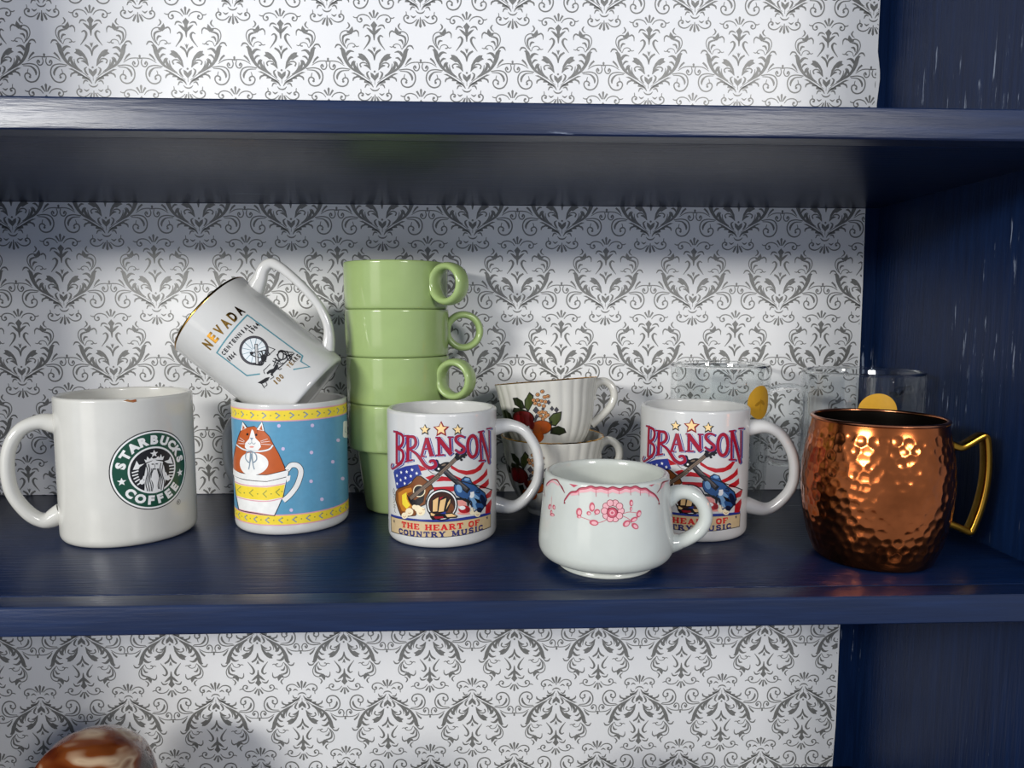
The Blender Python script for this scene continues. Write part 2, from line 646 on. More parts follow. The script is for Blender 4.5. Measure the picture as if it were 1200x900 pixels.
PRINTS = {}
PRINTS['country'] = [
 (0,'P','flagblue',[-40.7,52.8,-38.2,54.6,-26.0,59.3,-15.6,61.6,-12.5,54.3,-16.5,53.0,-20.3,49.3,-25.4,45.3,-32.1,42.6,-36.7,40.8]),
 (0,'P','red',[-15.5,61.5,-10.0,59.5,-7.9,58.2,-13.5,56.8]),
 (0,'P','red',[-10.0,52.4,-4.6,54.6,-1.3,53.6,-6.7,50.2]),
 (0,'P','red',[-2.3,49.6,1.6,53.6,6.6,52.6,11.4,49.4,3.3,50.0]),
 (0,'P','red',[-4.7,45.5,3.2,45.9,11.2,45.8,10.2,42.2,-3.4,42.2]),
 (0,'P','red',[7.9,61.9,14.0,57.8,20.4,56.2,27.5,56.7,32.9,59.7,37.5,63.4,37.8,60.9,32.9,55.2,25.9,53.2,19.7,53.2,14.0,55.5,8.6,58.8]),
 (0,'P','red',[5.9,55.8,9.9,54.3,16.1,51.1,19.3,49.3,14.0,48.1,9.2,51.8]),
 (0,'P','red',[23.4,46.9,29.2,48.8,35.9,51.8,40.1,55.2,40.6,50.3,33.8,47.0,26.6,45.0]),
 (0,'P','red',[31.4,43.5,36.9,44.9,42.2,47.2,42.6,42.9,37.4,40.5,31.4,41.7]),
 (0,'P','red',[38.0,35.4,46.1,37.8,47.7,36.2,45.5,32.5,39.1,32.3]),
 (0,'P','red',[38.5,27.4,46.1,30.9,47.0,27.5,44.2,20.7,37.9,21.5]),
 (1,'S','white',[-35.8,50.9,1.45,0.42]),
 (1,'S','white',[-30.8,54.1,1.44,0.42]),
 (1,'S','white',[-25.2,55.2,1.43,0.42]),
 (1,'S','white',[-20.4,57.2,1.42,0.42]),
 (1,'S','white',[-31.5,48.3,1.44,0.42]),
 (1,'S','white',[-26.4,50.6,1.43,0.42]),
 (1,'S','white',[-21.5,52.5,1.42,0.42]),
 (1,'S','white',[-35.7,44.9,1.45,0.42]),
 (1,'S','white',[-16.6,55.0,1.41,0.42]),
 (1,'S','white',[-27.3,46.4,1.43,0.42]),
 (1,'P','ink',[-38.0,38.4,-34.5,41.8,-25.4,45.4,-21.4,47.7,-19.5,50.6,-16.6,53.3,-13.4,53.6,-10.4,51.7,-8.4,50.3,-5.0,47.4,-3.7,44.4,-6.4,42.8,-9.2,37.3,-9.9,32.5,-14.9,30.2,-17.6,23.8,-24.0,22.3,-32.0,21.6,-35.2,26.0,-38.8,32.4]),
 (2,'P','brown',[-37.0,38.8,-34.1,41.3,-25.2,44.8,-21.0,47.3,-19.0,50.2,-16.4,52.7,-13.6,53.0,-10.9,51.1,-8.8,49.7,-5.7,47.1,-4.4,44.5,-6.9,43.3,-9.7,37.6,-10.4,33.0,-15.4,30.7,-17.9,24.2,-23.8,22.8,-31.2,22.2,-34.3,26.5,-37.6,32.6]),
 (3,'P','amber',[-34.4,38.4,-26.3,42.8,-21.2,44.1,-20.3,41.5,-24.6,39.6,-24.2,34.9,-20.6,30.6,-23.1,25.5,-30.4,25.7,-33.9,31.3]),
 (4,'P','yellow',[-30.1,37.4,-25.4,40.2,-25.5,35.4,-22.2,31.1,-25.6,27.9,-29.8,30.6]),
 (4,'P','ink',[-25.9,39.3,-23.1,36.7,-18.2,35.3,-10.5,40.6,-11.5,34.8,-14.9,31.5,-19.8,30.5,-22.6,32.7]),
 (4,'D','cream',[-14.83,42.32,4.83,0.38,-0.05,-4.46]),
 (5,'D','ink',[-14.81,42.33,4.09,0.32,-0.04,-3.79]),
 (6,'L','ink',[3.22],[-22.5,35.7,-0.3,54.1]),
 (7,'L','wood',[2.41],[-22.1,36.0,-0.3,54.1]),
 (8,'L','ink',[0.2],[-22.4,36.6,-1.2,54.6]),
 (8,'L','ink',[0.2],[-21.5,35.9,-0.5,53.8]),
 (8,'L','ink',[0.2],[-20.6,35.2,0.3,53.0]),
 (4,'L','ink',[2.95],[-0.7,54.2,13.0,66.6]),
 (5,'L','wood',[2.14],[-0.3,54.6,13.0,66.6]),
 (6,'L','ink',[0.2],[0.0,54.9,13.0,66.8]),
 (5,'R','ink',[3.36,5.23,4.97,2.68],[11.9,65.6,14.8,67.8,17.6,69.8,20.1,71.8]),
 (6,'L','wood',[0.81],[14.4,67.4,17.9,70.3]),
 (6,'D','ink',[12.35,69.0,0.95,-0.06,-0.01,-0.94]),
 (6,'D','ink',[14.42,70.54,0.97,-0.07,-0.0,-0.94]),
 (6,'D','ink',[16.53,72.06,0.99,-0.08,-0.0,-0.94]),
 (6,'D','ink',[16.14,64.71,0.99,-0.08,-0.0,-0.94]),
 (6,'D','ink',[18.29,66.54,1.01,-0.09,-0.0,-0.94]),
 (6,'D','ink',[19.6,67.9,1.03,-0.1,-0.0,-0.94]),
 (3,'D','ink',[-0.61,59.74,3.42,-0.01,-0.02,-3.07]),
 (3,'D','ink',[4.33,61.33,4.33,1.06,0.56,-2.21]),
 (4,'D','ink',[-1.9,63.43,1.71,0.01,-0.02,-2.27]),
 (4,'D','white',[-0.29,58.89,0.79,-0.0,-0.01,-0.8]),
 (4,'D','wood',[3.34,61.71,1.61,0.56,0.22,-0.63]),
 (4,'R','white',[0.27],[-8.6,58.7,-5.3,56.7,-0.6,54.6]),
 (4,'R','ink',[4.03],[2.7,58.9,9.9,51.6,21.9,41.0]),
 (5,'L','slate',[2.45],[4.1,57.6,20.4,42.4]),
 (6,'L','wood',[0.34],[4.1,58.2,20.4,43.2]),
 (6,'L','ink',[0.27],[4.9,55.9,20.0,41.8]),
 (2,'P','ink',[10.4,47.0,13.6,48.7,16.2,47.7,15.6,50.5,18.8,52.4,23.1,50.8,24.9,47.0,30.1,42.8,37.8,37.3,40.3,31.2,36.6,26.4,31.8,22.5,25.3,25.4,23.6,30.2,21.2,34.4,16.6,36.2,12.2,38.8,10.4,42.7]),
 (3,'P','fblue',[11.0,46.7,14.0,48.0,16.9,46.9,16.3,50.1,18.9,51.7,22.6,50.4,24.2,46.7,29.4,42.3,36.7,37.0,38.9,31.5,35.6,27.1,31.5,23.5,25.9,26.0,24.3,30.4,22.0,34.8,16.8,36.8,12.7,39.3,11.0,42.8]),
 (6,'D','lblue',[14.29,43.86,1.96,0.52,1.08,-3.02]),
 (6,'D','lblue',[20.42,50.0,2.24,-0.26,-0.0,-1.08]),
 (6,'P','lblue',[21.9,37.2,26.6,38.9,31.4,34.7,27.4,30.6,29.1,26.8,26.2,27.3,24.6,32.4]),
 (7,'D','white',[24.6,37.54,1.52,-0.98,-1.2,-1.6]),
 (6,'D','navy',[35.38,31.83,2.52,0.11,2.45,-5.07]),
 (6,'D','navy',[31.43,25.69,2.78,-0.54,-0.01,-1.94]),
 (7,'R','ink',[0.75],[21.7,36.6,21.2,34.3,23.8,33.2,24.0,31.1,22.6,31.3]),
 (7,'P','ink',[26.2,35.6,31.4,33.0,33.8,30.1,29.2,31.3]),
 (7,'R','ink',[0.55],[27.5,39.5,31.4,38.5,30.1,41.1,28.3,40.4]),
 (6,'P','white',[23.0,40.2,26.2,40.4,26.6,37.2,23.4,36.7]),
 (8,'R','ink',[0.68],[9.2,51.5,21.1,47.3,47.7,37.2]),
 (6,'R','ink',[0.4],[-7.9,58.2,-4.6,55.6,0.7,54.3]),
 (1,'P','pink',[12.5,35.2,16.7,35.2,19.6,33.8,20.3,30.3,13.9,31.0]),
 (3,'P','ink',[12.5,37.6,19.6,36.2,22.5,32.7,21.8,29.7,20.7,29.9,20.3,33.0,16.7,35.2,12.5,35.6]),
 (2,'D','ink',[1.81,32.73,11.5,-0.23,-0.09,-11.61]),
 (3,'D','white',[1.81,32.77,10.54,-0.21,-0.08,-10.67]),
 (4,'D','ink',[1.81,32.59,9.72,-0.19,-0.07,-9.86]),
 (5,'D','dbrown',[1.81,32.41,9.18,-0.18,-0.07,-9.32]),
 (6,'D','mbrown',[6.43,29.52,3.99,-0.2,-0.03,-4.74]),
 (7,'P','ink',[-5.4,36.1,-0.2,39.3,0.7,37.8,5.5,38.7,6.1,36.3,8.5,38.1,9.1,36.5,5.7,27.9,3.1,27.0,-5.5,27.0]),
 (8,'P','tan',[-4.5,35.9,-0.6,38.4,-1.5,28.1,-4.7,27.8]),
 (8,'P','tan',[0.7,35.9,5.0,37.6,3.0,28.0,-0.7,27.6]),
 (8,'P','tan',[6.1,34.3,7.9,37.0,7.6,34.2,4.6,29.1]),
 (8,'P','dred',[-0.1,38.2,3.2,38.8,0.5,36.1]),
 (7,'P','ink',[-7.2,27.7,-2.2,26.0,3.7,27.0,9.1,26.7,13.3,23.7,12.1,22.5,3.1,22.8,-4.9,21.6,-6.6,23.6]),
 (8,'P','tan',[4.1,25.7,8.7,26.0,12.4,23.8,5.7,23.6]),
 (8,'P','dred',[-4.2,24.3,2.4,24.4,3.4,23.0,-2.9,22.6]),
 (8,'P','flagblue',[0.4,26.4,4.4,27.9,4.7,25.9]),
 (8,'P','tan',[-6.2,27.0,-2.9,25.7,-4.2,24.6,-6.1,24.9]),
 (3,'D','red',[18.31,28.13,4.67,-0.58,-0.01,-2.86]),
 (4,'D','white',[16.68,29.5,2.43,-0.28,-0.01,-1.5]),
 (4,'D','dred',[21.07,27.45,1.81,-0.26,-0.01,-1.91]),
 (2,'D','pink',[18.17,25.2,5.4,-0.68,-0.0,-1.02]),
 (3,'D','cream',[25.79,27.4,2.45,-0.41,-0.01,-1.37]),
 (6,'D','cream',[-23.16,26.0,3.53,0.49,-0.04,-2.88]),
 (6,'D','cream',[-27.6,22.58,3.17,0.53,-0.04,-2.34]),
 (6,'D','cream',[-13.72,27.53,3.47,0.28,-0.04,-3.26]),
 (6,'D','cream',[-16.03,29.37,2.67,0.25,-0.03,-2.45]),
 (6,'D','cream',[29.35,23.18,3.0,-0.57,-0.01,-2.35]),
 (6,'D','cream',[24.55,24.72,1.92,-0.31,-0.01,-1.65]),
 (6,'D','cream',[-18.65,30.12,2.01,0.22,-0.02,-1.77]),
 (7,'R','amber',[0.34],[-24.3,25.3,-22.9,24.8,-21.8,25.9]),
 (7,'R','amber',[0.35],[-29.3,21.8,-27.7,21.3,-26.4,22.5]),
 (7,'R','amber',[0.34],[-15.0,26.4,-13.9,25.8,-12.8,26.9]),
 (7,'R','amber',[0.34],[-12.5,29.3,-11.3,28.7,-10.3,29.7]),
 (7,'R','amber',[0.35],[28.2,23.0,29.6,22.0,30.8,22.8]),
 (1,'R','ink',[0.35],[-40.4,40.7,-42.0,38.0,-40.8,36.8,-39.3,39.2,-41.0,40.3]),
 (1,'R','ink',[0.35],[-41.6,36.0,-38.7,36.2,-40.9,34.0,-39.2,33.7]),
 (1,'R','ink',[0.35],[-41.0,32.6,-39.6,30.8,-41.8,29.7]),
 (1,'R','ink',[0.35],[-41.4,28.3,-38.5,28.3,-40.9,26.4,-38.1,26.3]),
 (1,'R','ink',[0.35],[-39.4,25.3,-39.8,23.5,-37.9,22.8]),
 (1,'L','flagblue',[3.29,3.15],[-33.2,83.0,-33.7,59.1]),
 (2,'L','white',[3.71,3.57],[-34.7,83.2,-35.3,59.3]),
 (9,'L','flagblue',[3.23,3.09],[-34.9,83.2,-35.5,59.3]),
 (10,'L','crimson',[2.68,2.54],[-35.1,83.2,-35.6,59.3]),
 (1,'L','flagblue',[1.76,2.03],[-37.2,83.0,-31.4,83.0]),
 (2,'L','white',[2.17,2.44],[-39.1,83.2,-32.8,83.3]),
 (9,'L','flagblue',[1.7,1.97],[-39.3,83.2,-33.1,83.3]),
 (10,'L','crimson',[1.15,1.43],[-39.5,83.2,-33.2,83.3]),
 (1,'R','flagblue',[2.43,2.7,2.43],[-33.2,82.6,-27.7,81.5,-26.4,77.6,-28.6,73.3,-33.4,71.5]),
 (2,'R','white',[2.84,3.11,2.84],[-34.7,82.8,-29.0,81.8,-27.7,77.9,-30.0,73.6,-35.0,71.7]),
 (9,'R','flagblue',[2.36,2.63,2.36],[-35.0,82.9,-29.2,81.8,-27.9,77.9,-30.2,73.6,-35.2,71.8]),
 (10,'R','crimson',[1.82,2.09,1.82],[-35.1,82.9,-29.3,81.8,-28.0,77.9,-30.3,73.6,-35.3,71.8]),
 (1,'R','flagblue',[2.44,2.84,2.44],[-33.4,71.1,-27.9,70.0,-26.4,66.2,-28.4,61.9,-33.7,58.7]),
 (2,'R','white',[2.85,3.26,2.85],[-35.0,71.3,-29.2,70.3,-27.7,66.4,-29.7,62.1,-35.3,58.9]),
 (9,'R','flagblue',[2.37,2.78,2.37],[-35.2,71.3,-29.4,70.3,-27.9,66.5,-29.9,62.1,-35.5,58.9]),
 (10,'R','crimson',[1.83,2.24,1.83],[-35.3,71.3,-29.5,70.3,-28.0,66.4,-30.0,62.1,-35.6,58.9]),
 (1,'R','flagblue',[2.5,1.94,1.66,1.53],[-28.1,61.2,-33.7,57.7,-39.3,54.9,-41.6,56.4,-39.5,58.9]),
 (2,'R','white',[2.92,2.37,2.09,1.95],[-29.4,61.5,-35.3,57.9,-41.3,54.9,-43.9,56.4,-41.5,58.9]),
 (9,'R','flagblue',[2.44,1.88,1.6,1.46],[-29.6,61.5,-35.5,57.9,-41.6,55.0,-44.3,56.4,-41.8,58.9]),
 (10,'R','crimson',[1.88,1.32,1.04,0.91],[-29.7,61.5,-35.7,57.9,-41.8,54.9,-44.5,56.4,-42.0,58.9]),
 (1,'L','flagblue',[3.11,3.11],[-22.1,81.4,-22.4,62.9]),
 (2,'L','white',[3.51,3.51],[-23.3,81.7,-23.6,63.2]),
 (9,'L','flagblue',[3.04,3.04],[-23.4,81.7,-23.7,63.2]),
 (10,'L','crimson',[2.5,2.5],[-23.5,81.7,-23.8,63.2]),
 (1,'L','flagblue',[1.61,1.61],[-24.7,62.3,-18.2,64.3]),
 (2,'L','white',[2.02,2.02],[-25.9,62.6,-19.3,64.6]),
 (9,'L','flagblue',[1.55,1.55],[-26.1,62.6,-19.4,64.6]),
 (10,'L','crimson',[1.01,1.01],[-26.1,62.6,-19.5,64.6]),
 (1,'L','flagblue',[1.47,1.74],[-25.5,81.1,-21.1,81.3]),
 (2,'L','white',[1.88,2.14],[-26.7,81.4,-22.2,81.6]),
 (9,'L','flagblue',[1.41,1.68],[-26.9,81.4,-22.4,81.7]),
 (10,'L','crimson',[0.87,1.14],[-27.0,81.4,-22.5,81.7]),
 (1,'R','flagblue',[2.27,2.8,2.14],[-22.1,80.7,-17.1,80.7,-15.7,77.2,-17.2,73.7,-21.5,71.7]),
 (2,'R','white',[2.67,3.21,2.54],[-23.3,81.0,-18.1,81.1,-16.7,77.5,-18.2,74.0,-22.6,72.0]),
 (9,'R','flagblue',[2.2,2.74,2.07],[-23.5,81.1,-18.3,81.1,-16.8,77.6,-18.4,74.1,-22.8,72.1]),
 (10,'R','crimson',[1.67,2.2,1.54],[-23.5,81.1,-18.4,81.1,-16.9,77.5,-18.5,74.1,-22.8,72.1]),
 (1,'R','flagblue',[1.87,2.94,3.08,2.68,2.01],[-20.7,71.4,-15.8,69.1,-12.2,65.3,-8.8,60.8,-4.8,58.9,-1.3,60.8,-2.1,64.0,-4.6,64.1,-5.5,62.8]),
 (2,'R','white',[2.27,3.34,3.48,3.08,2.41],[-21.8,71.7,-16.8,69.5,-13.2,65.7,-9.8,61.2,-5.7,59.3,-2.2,61.2,-3.0,64.4,-5.5,64.5,-6.5,63.2]),
 (9,'R','flagblue',[1.81,2.88,3.01,2.61,1.94],[-21.9,71.8,-16.9,69.5,-13.3,65.7,-9.9,61.2,-5.8,59.4,-2.4,61.3,-3.1,64.4,-5.7,64.6,-6.6,63.2]),
 (10,'R','crimson',[1.27,2.34,2.48,2.07,1.4],[-22.0,71.8,-17.0,69.5,-13.4,65.7,-10.0,61.2,-5.9,59.4,-2.4,61.3,-3.2,64.4,-5.7,64.6,-6.7,63.2]),
 (1,'L','flagblue',[2.01,2.27],[-7.6,80.8,-11.5,67.0]),
 (2,'L','white',[2.41,2.67],[-8.5,81.2,-12.5,67.4]),
 (9,'L','flagblue',[1.94,2.21],[-8.7,81.3,-12.6,67.5]),
 (10,'L','crimson',[1.4,1.67],[-8.7,81.3,-12.7,67.5]),
 (1,'L','flagblue',[3.33,3.33],[-7.6,80.7,-4.0,68.1]),
 (2,'L','white',[3.73,3.73],[-8.5,81.1,-5.0,68.5]),
 (9,'L','flagblue',[3.27,3.27],[-8.7,81.1,-5.1,68.6]),
 (10,'L','crimson',[2.73,2.73],[-8.7,81.1,-5.2,68.6]),
 (1,'L','flagblue',[1.6,1.6],[-9.7,72.5,-5.7,72.9]),
 (2,'L','white',[2.0,2.0],[-10.7,72.8,-6.6,73.3]),
 (9,'L','flagblue',[1.53,1.53],[-10.8,72.9,-6.7,73.4]),
 (10,'L','crimson',[1.0,1.0],[-10.9,72.9,-6.8,73.4]),
 (1,'L','flagblue',[1.47,1.47],[-12.8,66.8,-8.9,67.5]),
 (2,'L','white',[1.87,1.87],[-13.8,67.2,-9.8,67.9]),
 (9,'L','flagblue',[1.4,1.4],[-13.9,67.3,-10.0,67.9]),
 (10,'L','crimson',[0.87,0.87],[-14.0,67.2,-10.0,67.9]),
 (1,'L','flagblue',[1.47,1.47],[-5.7,67.8,-1.9,68.3]),
 (2,'L','white',[1.87,1.87],[-6.6,68.2,-2.8,68.7]),
 (9,'L','flagblue',[1.4,1.4],[-6.8,68.2,-3.0,68.8]),
 (10,'L','crimson',[0.87,0.87],[-6.8,68.2,-3.0,68.8]),
 (1,'L','flagblue',[2.27,2.4],[1.0,80.6,1.2,68.6]),
 (2,'L','white',[2.66,2.8],[0.1,81.0,0.3,69.0]),
 (9,'L','flagblue',[2.2,2.33],[-0.1,81.1,0.2,69.1]),
 (10,'L','crimson',[1.67,1.8],[-0.1,81.1,0.1,69.1]),
 (1,'L','flagblue',[3.47,3.47],[0.7,80.6,9.8,68.5]),
 (2,'L','white',[3.87,3.87],[-0.2,81.0,8.9,69.0]),
 (9,'L','flagblue',[3.4,3.4],[-0.4,81.1,8.7,69.1]),
 (10,'L','crimson',[2.87,2.87],[-0.4,81.1,8.7,69.1]),
 (1,'L','flagblue',[2.14,2.0],[8.9,80.4,9.5,68.7]),
 (2,'L','white',[2.54,2.4],[7.9,80.8,8.6,69.1]),
 (9,'L','flagblue',[2.07,1.94],[7.8,80.9,8.5,69.2]),
 (10,'L','crimson',[1.53,1.4],[7.7,80.9,8.4,69.2]),
 (1,'L','flagblue',[1.46,1.46],[-1.3,80.9,2.1,80.9]),
 (2,'L','white',[1.86,1.86],[-2.2,81.3,1.2,81.3]),
 (9,'L','flagblue',[1.39,1.39],[-2.3,81.4,1.1,81.4]),
 (10,'L','crimson',[0.86,0.86],[-2.4,81.4,1.0,81.4]),
 (1,'L','flagblue',[1.46,1.46],[7.2,81.1,11.3,80.9]),
 (2,'L','white',[1.86,1.86],[6.3,81.5,10.4,81.4]),
 (9,'L','flagblue',[1.4,1.4],[6.2,81.6,10.3,81.5]),
 (10,'L','crimson',[0.86,0.86],[6.1,81.6,10.2,81.5]),
 (1,'L','flagblue',[1.6,1.6],[-0.7,68.2,4.8,68.5]),
 (2,'L','white',[2.0,2.0],[-1.7,68.6,3.9,69.0]),
 (9,'L','flagblue',[1.53,1.53],[-1.8,68.6,3.8,69.0]),
 (10,'L','crimson',[1.0,1.0],[-1.9,68.6,3.7,69.0]),
 (1,'R','flagblue',[1.74,2.68,2.81,2.68,1.87],[19.7,80.4,16.4,81.6,13.6,80.7,13.4,78.2,16.0,75.3,19.2,72.7,19.2,70.0,16.1,69.2,12.5,71.9]),
 (2,'R','white',[2.14,3.07,3.21,3.07,2.27],[18.7,80.9,15.4,82.1,12.6,81.1,12.4,78.6,15.0,75.8,18.2,73.2,18.2,70.5,15.1,69.7,11.6,72.3]),
 (9,'R','flagblue',[1.67,2.61,2.74,2.61,1.8],[18.6,80.9,15.2,82.2,12.5,81.2,12.3,78.7,14.9,75.9,18.0,73.3,18.0,70.6,15.0,69.8,11.4,72.4]),
 (10,'R','crimson',[1.14,2.07,2.2,2.07,1.27],[18.5,80.9,15.2,82.2,12.4,81.2,12.2,78.7,14.8,75.9,18.0,73.3,17.9,70.6,14.9,69.8,11.4,72.4]),
 (1,'R','flagblue',[2.96,2.96,2.96],[30.8,72.5,29.5,67.2,26.3,65.2,23.3,67.9,22.2,73.4,23.3,78.7,26.4,80.8,29.5,78.0,30.8,72.5]),
 (2,'R','white',[3.36,3.36,3.36],[29.6,73.0,28.2,67.7,25.2,65.8,22.2,68.4,21.2,73.9,22.3,79.2,25.2,81.3,28.3,78.6,29.6,73.0]),
 (9,'R','flagblue',[2.89,2.89,2.89],[29.4,73.1,28.1,67.8,25.0,65.8,22.1,68.5,21.0,74.0,22.1,79.3,25.1,81.4,28.1,78.7,29.4,73.1]),
 (10,'R','crimson',[2.35,2.35,2.35],[29.3,73.1,28.0,67.8,24.9,65.8,22.0,68.5,21.0,74.0,22.0,79.3,25.0,81.4,28.0,78.7,29.3,73.1]),
 (1,'L','flagblue',[2.33,2.47],[33.8,82.6,34.6,61.7]),
 (2,'L','white',[2.74,2.88],[32.5,83.2,33.2,62.3]),
 (9,'L','flagblue',[2.26,2.4],[32.3,83.3,33.0,62.4]),
 (10,'L','crimson',[1.71,1.85],[32.2,83.3,32.9,62.4]),
 (1,'L','flagblue',[3.35,3.21],[34.1,82.6,44.9,57.5]),
 (2,'L','white',[3.76,3.62],[32.8,83.2,42.9,58.2]),
 (9,'L','flagblue',[3.27,3.13],[32.6,83.2,42.7,58.4]),
 (10,'L','crimson',[2.71,2.57],[32.5,83.3,42.5,58.4]),
 (1,'L','flagblue',[2.09,2.09],[44.7,82.5,45.4,61.6]),
 (2,'L','white',[2.5,2.5],[42.7,83.2,43.3,62.3]),
 (9,'L','flagblue',[2.02,2.02],[42.4,83.3,43.1,62.5]),
 (10,'L','crimson',[1.46,1.46],[42.3,83.3,42.9,62.5]),
 (1,'L','flagblue',[1.64,1.64],[31.3,82.8,37.5,83.0]),
 (2,'L','white',[2.05,2.05],[30.0,83.3,36.1,83.6]),
 (9,'L','flagblue',[1.57,1.57],[29.9,83.4,35.8,83.7]),
 (10,'L','crimson',[1.02,1.02],[29.8,83.4,35.7,83.7]),
 (1,'L','flagblue',[1.53,1.53],[41.0,83.9,49.1,83.5]),
 (2,'L','white',[1.94,1.94],[39.4,84.6,46.6,84.3]),
 (9,'L','flagblue',[1.46,1.46],[39.1,84.7,46.3,84.4]),
 (10,'L','crimson',[0.9,0.9],[39.0,84.7,46.2,84.5]),
 (1,'L','flagblue',[1.66,1.66],[31.9,61.6,39.1,60.9]),
 (2,'L','white',[2.07,2.07],[30.6,62.2,37.5,61.6]),
 (9,'L','flagblue',[1.58,1.58],[30.4,62.3,37.3,61.7]),
 (10,'L','crimson',[1.03,1.03],[30.3,62.3,37.2,61.7]),
 (1,'S','ink',[-9.8,86.6,4.38,0.5]),
 (2,'S','peach',[-10.0,86.9,3.15,0.45]),
 (1,'S','dred',[1.8,87.2,6.09,0.5]),
 (2,'S','peach',[1.6,87.5,4.38,0.45]),
 (1,'S','ink',[13.7,86.3,4.52,0.5]),
 (2,'S','peach',[13.5,86.6,3.26,0.45]),
 (0,'P','flagblue',[-46.7,19.9,-30.5,21.1,-17.6,21.5,-7.6,21.8,1.7,21.9,20.3,22.4,32.8,22.0,45.4,21.5,45.4,19.6,32.8,20.0,20.3,20.3,1.7,20.1,-7.6,20.0,-17.6,19.9,-30.5,19.5,-46.8,18.2]),
 (0,'P','ink',[-47.3,18.2,-30.5,19.5,-17.6,20.0,-7.6,20.1,1.7,20.2,20.3,20.4,32.8,20.1,45.7,19.6,45.4,9.4,32.7,9.7,20.2,9.2,1.6,8.7,-7.7,8.6,-17.8,8.1,-30.7,7.7,-46.7,6.3]),
 (1,'P','btan',[-46.2,18.1,-30.5,19.3,-17.6,19.8,-7.6,19.9,1.7,20.0,20.3,20.2,32.8,19.9,45.0,19.4,44.7,10.0,32.7,10.3,20.2,9.7,1.6,9.2,-7.7,9.0,-17.8,8.6,-30.7,8.1,-45.6,7.1]),
 (2,'S','slate',[-40.6,15.8,1.55,0.42]),
 (2,'S','slate',[40.0,17.9,1.55,0.42]),
 (6,'T','tred','THE HEART OF',[-30.6,15.7,31.4,16.7,4.2]),
 (6,'T','tblue','COUNTRY MUSIC',[-34.1,10.1,34.7,12.1,3.9]),
]
